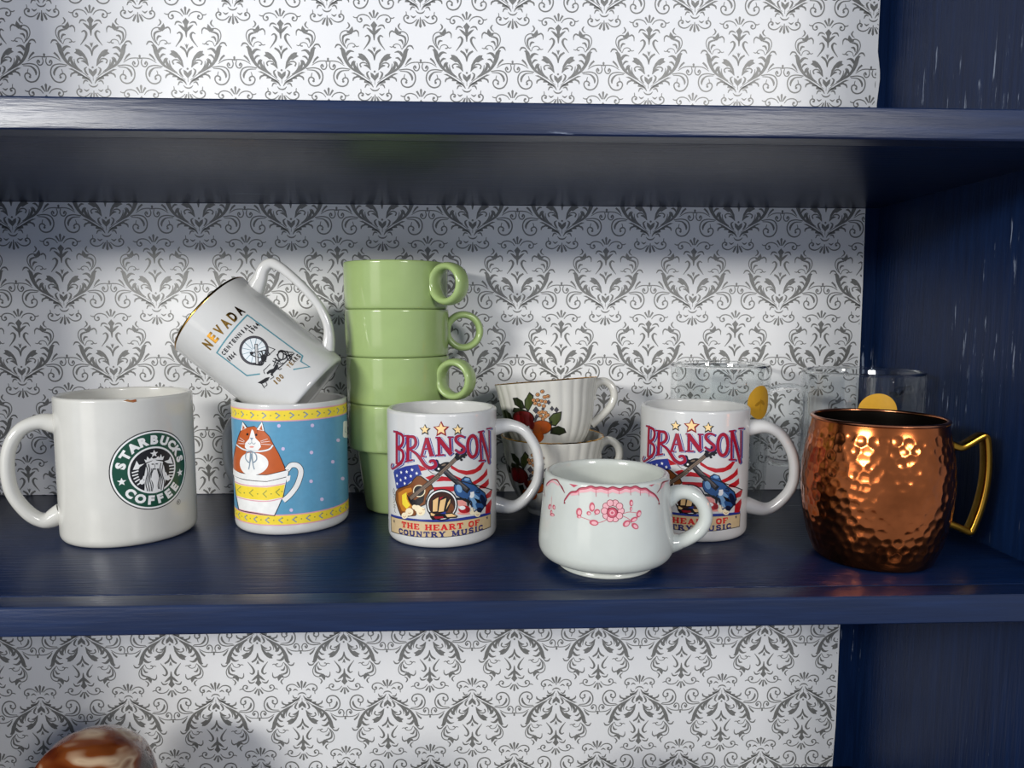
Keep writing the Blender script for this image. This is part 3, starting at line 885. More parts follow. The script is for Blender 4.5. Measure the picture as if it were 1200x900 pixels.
PRINTS['emblem'] = [
 (5,'D','white',[38.77,57.85,3.08,-0.49,-0.2,-4.47]),
 (5,'P','white',[32.9,61.0,32.0,63.5,33.5,62.8,34.0,65.4,35.8,63.2,36.8,64.5,38.1,63.2,40.1,63.3,41.6,64.6,42.6,63.2,43.8,65.8,44.4,63.3,46.2,64.0,45.1,61.1,38.7,62.4]),
 (5,'S','white',[38.9,66.8,2.93,0.42]),
 (4,'P','white',[33.4,60.3,32.2,54.8,31.2,50.0,31.6,45.8,31.2,40.5,35.7,38.8,40.4,38.1,44.7,38.7,45.8,43.3,46.8,48.8,45.8,55.4,44.9,60.0,38.7,62.1]),
 (6,'R','ink',[0.63],[32.9,60.1,33.2,58.4,33.6,56.7,33.9,55.0,33.7,53.3,33.4,51.7,32.9,50.1,32.5,48.5,32.3,46.8,32.3,45.1,32.5,43.4,32.9,41.7,33.1,40.0]),
 (6,'R','ink',[0.63],[34.5,59.9,34.9,58.2,35.2,56.4,35.3,54.7,34.8,53.1,34.4,51.5,34.0,49.9,33.7,48.3,33.7,46.6,33.9,44.9,34.2,43.1,34.4,41.4,34.4,39.7]),
 (6,'R','ink',[0.63],[36.7,56.2,36.6,54.6,35.9,53.0,35.4,51.4,35.1,49.7,35.0,48.1,35.2,46.3,35.6,44.6,35.8,42.9,35.9,41.2,35.6,39.5]),
 (6,'R','ink',[0.63],[37.7,56.1,37.3,54.4,36.6,52.9,36.2,51.2,36.1,49.6,36.3,47.9,36.6,46.1,36.9,44.4,37.0,42.7,36.8,41.0,36.4,39.4]),
 (6,'R','ink',[0.64],[45.1,59.1,44.9,57.4,44.5,55.8,44.1,54.1,43.9,52.5,44.1,50.7,44.4,49.0,44.9,47.2,45.3,45.4,45.4,43.7,45.1,42.0,44.7,40.4,44.3,38.7]),
 (6,'R','ink',[0.63],[43.5,59.3,43.1,57.7,42.7,56.1,42.5,54.4,42.6,52.7,42.9,50.9,43.4,49.2,43.8,47.4,43.9,45.6,43.7,44.0,43.3,42.3,42.9,40.7,42.7,39.0]),
 (6,'R','ink',[0.63],[41.3,55.5,41.5,53.7,41.9,52.0,42.3,50.2,42.6,48.4,42.6,46.7,42.4,45.1,41.9,43.5,41.6,41.8,41.5,40.1]),
 (6,'R','ink',[0.63],[40.5,55.6,40.9,53.8,41.3,52.1,41.7,50.3,41.7,48.6,41.5,47.0,41.1,45.3,40.7,43.7,40.6,42.0,40.8,40.3]),
 (7,'P','white',[36.8,52.0,40.3,52.2,41.5,48.4,40.0,44.4,40.7,38.2,36.4,38.7,37.6,44.1,35.8,48.6]),
 (7,'D','ink',[37.53,59.25,0.99,-0.15,-0.02,-0.42]),
 (7,'D','ink',[40.36,59.01,1.02,-0.16,-0.02,-0.42]),
 (7,'R','ink',[0.35],[38.9,59.0,39.0,56.9,38.5,56.5]),
 (7,'D','ink',[38.77,55.47,1.07,-0.17,-0.02,-0.49]),
 (5,'P','white',[24.3,56.8,26.0,60.5,27.0,63.2,28.4,60.0,32.0,60.4,28.9,58.4,27.9,56.8]),
 (5,'P','white',[46.0,60.0,49.5,60.4,51.1,62.8,52.1,60.0,53.1,56.8,48.6,58.1]),
 (5,'L','white',[0.9],[23.6,54.7,27.9,55.7]),
 (5,'L','white',[0.9],[23.8,52.5,27.6,53.3]),
 (5,'L','white',[0.9],[24.5,50.1,27.9,51.5]),
 (5,'L','white',[0.9],[25.4,47.8,28.4,49.6]),
 (5,'L','white',[0.9],[26.7,45.5,28.8,46.9]),
 (5,'L','white',[0.93],[49.7,55.8,54.8,55.5]),
 (5,'L','white',[0.93],[50.0,53.5,54.5,53.0]),
 (5,'L','white',[0.93],[49.5,51.1,53.6,50.7]),
 (5,'L','white',[0.93],[49.0,49.0,52.8,48.3]),
 (5,'L','white',[0.93],[49.6,46.3,51.7,46.4]),
 (5,'D','white',[29.83,47.24,1.61,-0.23,-0.08,-1.8]),
 (5,'D','white',[48.1,47.11,2.0,-0.4,-0.09,-1.84]),
 (5,'R','white',[0.97],[29.8,47.2,31.4,51.4]),
 (5,'R','white',[0.99],[48.1,47.1,46.6,51.7]),
 (1,'P','stain',[20.5,107.0,23.2,107.7,25.3,107.1,28.4,107.6,29.1,105.9,26.6,105.3,23.9,106.0]),
 (2,'P','rust',[24.7,107.2,28.9,107.4,27.7,105.7]),
]
PRINTS['cat'] = [
 (2,'P','ink',[-55.2,44.9,-50.5,53.5,-41.4,65.1,-35.2,74.8,-30.0,81.7,-28.3,87.6,-22.9,83.2,-16.4,84.4,-13.9,82.9,-9.4,88.4,-7.6,80.9,-3.9,76.9,-1.3,71.3,2.7,63.7,6.6,54.0,7.6,49.4,-6.9,47.1,-32.6,46.1]),
 (3,'P','ginger',[-49.0,46.7,-47.6,53.8,-40.2,65.1,-34.3,74.7,-29.1,81.6,-23.4,82.8,-16.4,83.9,-9.2,81.8,-4.3,76.7,-1.8,71.3,2.2,63.7,6.0,53.8,6.9,49.4,-6.9,47.5,-32.2,46.7]),
 (4,'P','white',[-30.7,79.7,-28.1,86.9,-23.7,82.5]),
 (4,'P','white',[-14.2,81.8,-9.6,87.8,-8.1,80.9]),
 (5,'P','ginger',[-28.8,80.5,-27.8,84.3,-25.6,82.1]),
 (5,'P','ginger',[-12.0,81.9,-10.0,85.4,-9.2,81.3]),
 (4,'P','white',[-19.2,80.4,-18.5,81.8,-17.0,80.6,-15.5,75.2,-11.7,71.9,-11.1,68.7,-13.9,65.7,-18.5,64.7,-24.2,65.3,-26.5,67.6,-25.8,70.6,-21.5,74.3]),
 (4,'D','white',[-19.65,55.11,14.07,1.23,-0.36,-8.78]),
 (5,'D','ink',[-23.16,77.64,1.2,0.1,-0.05,-0.98]),
 (5,'D','ink',[-14.74,77.75,1.0,0.05,-0.04,-0.98]),
 (5,'P','greyb',[-20.8,75.2,-17.3,75.3,-19.1,73.3]),
 (5,'R','greyb',[0.44],[-19.1,73.5,-19.1,71.5]),
 (5,'R','greyb',[0.44],[-22.7,71.2,-21.0,70.3,-19.1,71.5,-17.2,70.5,-15.6,71.7]),
 (5,'D','pink',[-19.3,68.23,2.2,0.16,-0.03,-0.66]),
 (5,'L','white',[0.33],[-26.8,71.3,-34.7,71.9]),
 (5,'L','white',[0.34],[-26.5,70.0,-34.5,69.4]),
 (5,'L','white',[0.32],[-10.9,72.2,-3.9,73.2]),
 (5,'L','white',[0.32],[-11.0,70.9,-3.1,70.6]),
 (5,'L','white',[0.33],[-26.4,72.0,-32.4,74.2]),
 (5,'L','white',[0.32],[-11.3,73.0,-5.5,75.0]),
 (5,'R','greyb',[1.42],[-38.7,68.0,-27.4,65.5,-14.6,65.1,-5.2,66.8,-1.6,70.2]),
 (6,'R','white',[0.98],[-38.7,68.0,-27.4,65.5,-14.6,65.1,-5.2,66.8,-1.6,70.2]),
 (6,'R','greyb',[1.0],[-19.8,64.9,-24.6,63.6,-25.8,58.6,-21.6,56.2,-19.9,63.0]),
 (6,'R','greyb',[0.98],[-19.8,64.9,-15.9,63.2,-15.1,58.9,-18.5,56.7,-20.2,62.9]),
 (6,'R','greyb',[0.99],[-20.6,64.0,-21.7,55.1,-23.0,50.6]),
 (6,'R','greyb',[0.99],[-19.2,64.1,-18.6,55.4,-17.4,51.1]),
 (4,'P','ink',[-55.2,47.2,-32.5,47.0,-6.9,47.7,8.9,51.5,9.5,49.3,8.7,45.6,7.7,43.9,5.3,31.7,1.4,23.0,-2.0,15.6,-17.7,16.9,-39.1,16.5,-43.0,25.2,-48.2,37.8,-55.1,40.9]),
 (5,'P','white',[-50.4,47.6,-32.2,46.5,-6.9,47.2,8.6,50.9,9.0,49.3,8.3,46.2,-7.1,42.6,-28.6,42.5,-52.2,42.3]),
 (5,'P','white',[-47.4,42.3,-28.7,41.9,-7.1,42.1,7.9,45.6,7.2,42.8,4.8,32.0,1.0,23.3,-2.4,16.2,-17.7,17.6,-37.6,17.5,-41.2,25.6]),
 (6,'P','yellow',[-45.6,36.9,-28.9,37.2,-7.2,37.8,6.2,40.1,4.4,30.3,-7.6,27.9,-26.0,27.6,-42.1,27.5]),
 (7,'R','pinkl',[0.77],[-46.5,37.8,-28.9,38.0,-7.2,38.6,6.4,40.9]),
 (7,'R','pinkl',[0.77],[-42.1,26.8,-26.1,26.8,-7.6,27.1,4.4,29.6]),
 (6,'R','pinkl',[0.56],[-37.6,17.5,-17.7,17.8,-2.4,16.4]),
 (7,'L','leaf',[0.78],[-19.1,35.5,-23.0,32.4,-19.3,30.2]),
 (7,'L','leaf',[0.77],[-7.4,35.5,-10.5,32.7,-7.6,30.2]),
 (7,'L','leaf',[0.77],[2.4,36.9,-0.5,34.3,2.2,31.6]),
 (7,'L','leaf',[0.81],[-33.1,35.9,-39.7,32.1,-33.4,30.5]),
 (7,'D','leaf',[-28.89,31.65,0.9,0.13,-0.03,-0.56]),
 (7,'D','leaf',[-15.17,32.41,0.64,0.05,-0.02,-0.55]),
 (7,'D','leaf',[-4.06,32.93,0.55,0.01,-0.02,-0.55]),
 (7,'D','leaf',[3.98,34.73,0.52,-0.02,-0.02,-0.55]),
 (3,'R','ink',[4.39],[8.0,51.0,11.2,54.6,15.9,53.8,18.1,48.6,15.0,39.0,9.6,31.7,4.8,27.6]),
 (4,'R','white',[3.62],[8.0,51.0,11.2,54.6,15.9,53.8,18.1,48.6,15.0,39.0,9.6,31.7,4.8,27.6]),
 (5,'P','white',[7.4,46.1,10.5,46.8,9.9,43.2,7.6,41.5]),
 (2,'D','lav',[3.16,84.88,1.31,-0.02,-0.04,-1.36]),
 (2,'D','lav',[5.68,67.31,1.3,-0.04,-0.04,-1.37]),
 (2,'D','lav',[27.7,83.79,1.43,-0.13,-0.04,-1.38]),
 (2,'D','lav',[26.46,63.05,1.42,-0.16,-0.04,-1.39]),
 (2,'D','lav',[45.51,52.89,2.0,-0.36,-0.04,-1.43]),
 (2,'D','lav',[25.61,40.76,1.41,-0.19,-0.04,-1.4]),
 (2,'D','lav',[34.14,25.25,1.58,-0.29,-0.04,-1.42]),
 (2,'D','lav',[10.29,19.96,1.31,-0.09,-0.04,-1.4]),
 (2,'D','lav',[52.76,68.9,2.51,-0.41,-0.05,-1.43]),
 (2,'D','lav',[58.59,36.72,3.25,-0.73,-0.07,-1.46]),
 (2,'P','white',[61.8,82.0,64.3,82.6,78.2,80.6,78.3,66.6,62.6,69.3,60.4,70.8]),
 (3,'R','greyb',[0.73],[67.5,77.6,65.6,74.1,69.0,72.6]),
]
PRINTS['state'] = [
 (1,'L','teal',[1.05],[-2.9,35.0,-10.6,41.9,-11.4,69.6,26.0,71.4,28.6,20.6,24.0,18.6,25.1,11.0,15.3,18.5]),
 (2,'R','slate',[1.39],[14.3,42.1,12.1,40.6,9.6,39.7,7.0,39.6,4.4,40.1,2.1,41.3,0.2,43.0,-1.2,45.2,-2.0,47.7,-2.0,50.3,-1.4,52.8,-0.1,55.1,1.7,57.0,4.0,58.4,6.5,59.2,9.1,59.4,11.6,58.9,13.9,57.9,15.8,56.3,17.2,54.2,18.0,51.8,18.1,49.2,17.4,46.6,16.2,44.2,14.3,42.1]),
 (3,'R','ink',[0.41],[14.7,41.7,12.3,40.1,9.7,39.1,6.9,38.9,4.2,39.5,1.7,40.7,-0.3,42.6,-1.8,45.0,-2.6,47.6,-2.7,50.4,-2.0,53.0,-0.6,55.4,1.3,57.4,3.7,58.9,6.4,59.8,9.2,60.0,11.8,59.5,14.3,58.4,16.3,56.7,17.8,54.5,18.7,51.9,18.7,49.2,18.1,46.4,16.7,43.8,14.7,41.7]),
 (3,'R','ink',[0.41],[13.8,42.7,11.7,41.3,9.4,40.5,7.0,40.4,4.7,40.8,2.6,41.9,0.8,43.5,-0.5,45.6,-1.1,47.8,-1.2,50.2,-0.6,52.5,0.6,54.6,2.2,56.3,4.3,57.6,6.6,58.4,9.0,58.6,11.3,58.2,13.4,57.2,15.2,55.7,16.5,53.8,17.2,51.6,17.2,49.2,16.7,46.8,15.5,44.6,13.8,42.7]),
 (1,'D','palewash',[8.02,49.58,5.99,-7.05,-7.44,-6.29]),
 (2,'L','tealg',[0.42],[8.5,48.1,12.3,41.5]),
 (2,'L','tealg',[0.41],[7.8,47.9,7.6,40.2]),
 (2,'L','tealg',[0.41],[7.1,48.1,3.0,41.5]),
 (2,'L','tealg',[0.41],[6.5,48.6,-0.3,45.0]),
 (2,'L','tealg',[0.41],[6.4,49.3,-1.4,49.7]),
 (2,'L','tealg',[0.41],[6.6,50.0,0.1,54.2]),
 (2,'L','tealg',[0.41],[7.2,50.6,3.7,57.5]),
 (2,'L','tealg',[0.41],[7.9,50.8,8.4,58.7]),
 (2,'L','tealg',[0.42],[8.6,50.6,13.1,57.6]),
 (2,'L','tealg',[0.43],[9.1,50.0,16.4,54.3]),
 (2,'L','tealg',[0.43],[9.3,49.3,17.4,49.7]),
 (2,'L','tealg',[0.43],[9.1,48.6,16.0,45.0]),
 (3,'L','ink',[2.29],[12.8,51.5,1.4,40.7]),
 (4,'L','white',[1.15],[12.4,51.1,1.8,41.2]),
 (5,'L','ink',[0.25],[12.4,51.1,1.8,41.2]),
 (4,'R','ink',[0.82],[5.0,50.5,8.6,46.9,13.9,43.2]),
 (4,'R','ink',[0.82],[4.0,49.2,6.5,43.0,12.0,41.6]),
 (4,'R','ink',[0.82],[-0.4,43.6,3.1,38.2,7.7,39.0]),
 (4,'R','ink',[0.82],[11.2,45.0,8.2,40.9,3.7,38.7]),
 (4,'R','ink',[0.83],[13.4,43.8,11.3,39.9,13.4,38.7]),
 (4,'R','ink',[0.82],[9.0,45.2,7.0,37.3]),
 (3,'L','ink',[0.59],[16.6,44.0,18.5,38.7,12.9,39.0,14.5,42.5]),
 (4,'D','ink',[8.18,40.36,1.31,-1.56,-2.13,-1.81]),
 (4,'D','ink',[5.44,49.35,0.91,-1.09,-0.88,-0.73]),
 (3,'D','ink',[1.92,40.31,2.05,-2.46,-0.64,-0.51]),
 (3,'R','ink',[0.85],[20.4,29.4,19.3,28.7,18.0,28.5,16.8,28.8,15.8,29.6,15.2,30.6,15.1,31.8,15.4,33.0,16.2,34.0,17.3,34.7,18.5,34.9,19.8,34.6,20.8,33.9,21.4,32.8,21.6,31.6,21.2,30.4,20.4,29.4]),
 (3,'R','ink',[0.7],[21.5,25.2,20.6,24.8,19.7,24.8,18.9,25.2,18.5,26.0,18.6,27.0,19.2,27.8,20.0,28.2,21.0,28.2,21.8,27.7,22.2,26.9,22.1,26.0,21.5,25.2]),
 (4,'R','ink',[0.81],[18.4,35.7,21.0,34.8,23.2,30.5,25.7,27.4]),
 (4,'R','ink',[0.76],[16.5,35.2,14.4,31.2,10.8,30.2]),
 (4,'R','ink',[0.77],[20.4,32.2,15.9,29.4,12.2,32.4]),
 (4,'R','ink',[0.79],[20.1,35.1,20.7,29.4,24.1,27.1]),
 (4,'R','ink',[0.75],[10.7,34.2,11.8,29.0,14.5,27.2]),
 (4,'R','ink',[0.76],[13.3,34.4,13.5,29.0]),
 (4,'R','ink',[0.79],[23.4,31.7,20.1,24.8]),
 (4,'R','ink',[0.76],[7.7,27.5,13.9,26.6,25.9,26.5]),
 (4,'P','ink',[0.9,31.8,3.8,31.5,6.8,29.9,10.3,30.8,10.9,28.8,7.7,27.5,3.4,27.6,2.7,29.6,0.5,30.4]),
 (4,'P','ink',[-9.5,32.4,-6.1,31.1,-2.3,29.8,0.0,28.0,-2.9,27.3,-5.8,28.2,-8.3,29.5]),
 (4,'P','ink',[2.1,29.1,3.7,28.4,2.6,26.6,1.5,27.0]),
 (4,'R','ink',[0.6],[-7.8,29.9,-8.7,27.7,-9.3,25.8]),
 (4,'R','ink',[0.51],[-4.9,27.8,-6.1,25.9,-8.2,26.5]),
 (4,'R','ink',[0.49],[-0.5,32.2,0.9,34.4,3.2,34.2,7.8,33.8]),
 (4,'R','ink',[0.49],[-1.1,26.6,1.7,25.7,2.1,26.2]),
 (4,'R','ink',[0.58],[10.8,30.2,8.7,26.3,10.6,25.4]),
 (4,'R','ink',[0.59],[8.0,30.9,12.8,33.0,12.4,34.7]),
 (6,'T','gold','NEVADA',[-13.1,78.6,27.0,77.9,8.3]),
 (6,'T','ink','CENTENNIAL',[-9.2,65.4,21.0,64.9,3.3]),
 (6,'T','ink','1864',[-10.2,59.9,-2.4,58.7,3.7]),
 (6,'T','ink','1964',[16.5,60.5,25.7,61.2,3.9]),
 (6,'T','gold','100',[-1.3,22.3,6.8,21.5,4.1]),
 (6,'T','gold','YEARS',[14.3,22.9,27.1,22.7,3.7]),
]
PRINTS['transfer'] = [
 (1,'R','rosepale',[0.99,3.1,3.53,3.53,3.53,3.1,0.99],[-32.0,55.4,-27.7,56.8,-25.3,58.8,-20.6,60.1,-17.5,61.1,-14.4,60.4,-10.7,61.0,-6.7,60.2,-3.4,61.2,1.1,60.1,4.9,61.3,8.4,60.6,12.0,61.3,15.8,59.6,19.9,59.2,23.2,57.0,27.8,54.2]),
 (2,'R','rosemid',[0.57,1.43,1.57,1.57,1.43,0.57],[-36.4,51.1,-32.1,56.5,-27.8,57.8,-25.4,59.9,-20.6,61.1,-17.5,62.1,-14.5,61.4,-10.8,62.1,-6.7,61.3,-3.4,62.3,1.1,61.1,4.9,62.3,8.4,61.6,12.0,62.3,15.8,60.6,19.9,60.2,23.2,58.1,27.9,55.3,31.1,51.5]),
 (3,'R','rosedark',[0.64],[-36.4,49.6,-36.4,51.7,-32.2,57.1,-27.8,58.5,-25.4,60.5,-20.6,61.8,-17.5,62.8,-14.5,62.1,-10.8,62.7,-6.7,61.9,-3.4,62.9,1.1,61.8,4.8,63.0,8.4,62.3,12.0,63.0,15.9,61.2,19.9,60.9,23.3,58.7,27.9,55.9,31.2,52.2,31.5,49.6]),
 (3,'L','rosemid',[0.28],[-26.2,59.4,-25.8,55.9]),
 (3,'L','rosemid',[0.28],[-14.3,61.6,-14.0,56.3]),
 (3,'L','rosemid',[0.28],[-6.3,61.6,-6.1,56.5]),
 (3,'L','rosemid',[0.28],[0.7,61.5,0.9,58.3]),
 (3,'L','rosemid',[0.28],[8.4,61.8,8.5,57.4]),
 (3,'L','rosemid',[0.28],[15.4,60.9,15.5,56.7]),
 (3,'L','rosemid',[0.28],[22.3,58.8,22.3,55.2]),
 (3,'D','rosedark',[-36.43,49.5,0.68,0.12,0.05,-0.5]),
 (3,'D','rosedark',[31.66,49.42,0.87,-0.15,-0.05,-0.5]),
 (2,'R','rosedark',[0.59,1.04,0.67,1.04,0.67,1.19,0.37],[-61.1,55.2,-59.1,57.5,-51.0,61.8,-45.3,62.6,-42.1,60.6,-39.7,58.8,-36.8,55.8]),
 (1,'R','rosepale',[1.17],[-58.8,56.4,-50.9,60.7,-42.6,59.7]),
 (1,'P','rosemid',[-33.6,62.3,-26.7,62.3,-29.7,60.4]),
 (1,'P','rosemid',[22.3,62.4,28.2,62.5,24.9,61.3]),
 (2,'R','rosedark',[0.43,1.01,0.72,0.43],[49.3,61.1,37.7,62.0,34.5,59.2,30.3,56.6]),
 (1,'R','rosepale',[1.3],[40.4,61.5,35.2,58.7]),
 (2,'R','rosedark',[0.54],[-72.7,61.9,-73.6,57.0,-68.4,52.7,-61.2,48.4]),
 (3,'D','rosedark',[1.95,48.02,2.28,-0.05,-0.01,-2.17]),
 (4,'D','rosepale',[1.94,48.02,1.91,-0.04,-0.01,-1.82]),
 (5,'D','rosedark',[0.93,45.08,2.25,-0.03,-0.01,-2.17]),
 (6,'D','rosepale',[0.93,45.08,1.89,-0.03,-0.01,-1.82]),
 (3,'D','rosedark',[-1.67,43.27,2.22,0.0,0.01,-2.17]),
 (4,'D','rosepale',[-1.67,43.27,1.86,0.0,0.0,-1.82]),
 (5,'D','rosedark',[-4.84,43.23,2.2,0.05,0.02,-2.17]),
 (6,'D','rosepale',[-4.84,43.23,1.85,0.04,0.02,-1.82]),
 (3,'D','rosedark',[-7.42,44.99,2.21,0.08,0.03,-2.17]),
 (4,'D','rosepale',[-7.42,44.99,1.85,0.07,0.03,-1.82]),
 (5,'D','rosedark',[-8.45,47.91,2.22,0.09,0.04,-2.17]),
 (6,'D','rosepale',[-8.45,47.91,1.86,0.08,0.03,-1.82]),
 (3,'D','rosedark',[-7.51,50.91,2.24,0.08,0.03,-2.17]),
 (4,'D','rosepale',[-7.51,50.91,1.88,0.07,0.03,-1.82]),
 (5,'D','rosedark',[-4.93,52.81,2.25,0.05,0.02,-2.17]),
 (6,'D','rosepale',[-4.93,52.81,1.88,0.04,0.02,-1.82]),
 (3,'D','rosedark',[-1.69,52.84,2.26,0.0,0.01,-2.17]),
 (4,'D','rosepale',[-1.69,52.84,1.9,0.0,0.0,-1.82]),
 (5,'D','rosedark',[0.95,51.0,2.28,-0.03,-0.01,-2.17]),
 (6,'D','rosepale',[0.95,51.0,1.91,-0.03,-0.01,-1.82]),
 (7,'D','rosedark',[-3.63,47.05,3.45,0.05,0.02,-3.36]),
 (8,'D','rosemid',[-3.63,46.92,2.94,0.04,0.02,-2.87]),
 (9,'D','rosepale',[-3.64,46.92,1.72,0.02,0.01,-1.68]),
 (10,'D','rosemid',[-3.64,46.93,0.86,0.01,0.01,-0.84]),
 (2,'D','rosemid',[-25.0,45.65,2.07,0.28,0.15,-2.68]),
 (3,'D','rosepale',[-24.67,45.49,1.27,0.17,0.08,-1.47]),
 (2,'D','rosemid',[-24.84,42.83,1.58,0.22,0.06,-0.99]),
 (3,'D','rosepale',[-24.51,42.67,0.97,0.13,0.03,-0.54]),
 (2,'D','rosemid',[-16.51,49.78,1.78,0.15,0.1,-2.95]),
 (3,'D','rosepale',[-16.2,49.6,1.1,0.09,0.06,-1.62]),
 (2,'D','rosemid',[-18.44,45.72,1.32,-0.57,-0.63,-1.16]),
 (3,'D','rosepale',[-18.13,45.54,0.81,-0.36,-0.34,-0.64]),
 (2,'D','rosemid',[-13.19,47.08,1.75,0.75,0.64,-1.54]),
 (3,'D','rosepale',[-12.89,46.9,1.09,0.46,0.35,-0.85]),
 (2,'D','rosemid',[-14.95,40.2,2.85,-0.24,-0.27,-1.82]),
 (3,'D','rosepale',[-14.65,40.02,1.76,-0.15,-0.15,-1.0]),
 (2,'D','rosemid',[5.41,40.15,2.06,1.53,1.21,-1.45]),
 (3,'D','rosepale',[5.7,39.93,1.28,0.94,0.67,-0.8]),
 (2,'D','rosemid',[11.05,38.19,1.98,-1.69,-1.24,-1.19]),
 (3,'D','rosepale',[11.35,37.96,1.23,-1.05,-0.68,-0.65]),
 (2,'D','rosemid',[10.39,42.31,2.33,1.02,0.75,-1.27]),
 (3,'D','rosepale',[10.69,42.08,1.45,0.63,0.41,-0.7]),
 (2,'D','rosemid',[13.92,45.53,1.53,-0.62,-1.03,-2.16]),
 (3,'D','rosepale',[14.24,45.3,0.95,-0.39,-0.57,-1.19]),
 (2,'D','rosemid',[8.81,52.59,1.25,-0.07,-0.04,-2.1]),
 (3,'D','rosepale',[9.12,52.36,0.78,-0.05,-0.03,-1.16]),
 (2,'D','rosemid',[8.58,49.1,0.78,-0.05,-0.03,-1.26]),
 (3,'D','rosepale',[8.88,48.87,0.48,-0.03,-0.01,-0.69]),
 (1,'R','rosemid',[0.35],[-25.2,43.1,-19.0,41.8,-13.1,40.4,-8.9,41.5,-5.0,43.8]),
 (1,'R','rosemid',[0.35],[2.9,46.2,7.0,47.1,11.7,46.4,15.3,45.8]),
 (1,'R','rosemid',[0.35],[2.5,45.1,6.9,42.9,8.8,40.0]),
 (1,'R','rosemid',[0.35],[8.6,48.8,8.1,47.0]),
 (1,'R','rosemid',[0.35],[-11.5,46.6,-14.7,45.0]),
 (1,'R','rosemid',[0.35],[13.2,43.5,10.8,43.0]),
 (2,'D','rosemid',[-51.56,43.94,1.69,0.26,-0.31,-1.84]),
 (3,'D','rosepale',[-50.89,43.88,1.02,0.15,-0.17,-1.01]),
 (2,'D','rosemid',[-46.27,44.87,1.46,0.48,0.71,-1.44]),
 (3,'D','rosepale',[-45.72,44.77,0.89,0.29,0.38,-0.8]),
 (2,'D','rosemid',[-48.81,41.32,1.22,0.29,0.18,-1.0]),
 (3,'D','rosepale',[-48.22,41.23,0.74,0.18,0.09,-0.55]),
 (2,'D','rosemid',[-47.47,39.7,2.51,0.09,-0.46,-1.09]),
 (3,'D','rosepale',[-46.89,39.62,1.52,0.05,-0.25,-0.59]),
 (1,'R','rosepale',[0.58],[-50.0,50.9,-49.7,46.5,-48.5,42.3]),
]
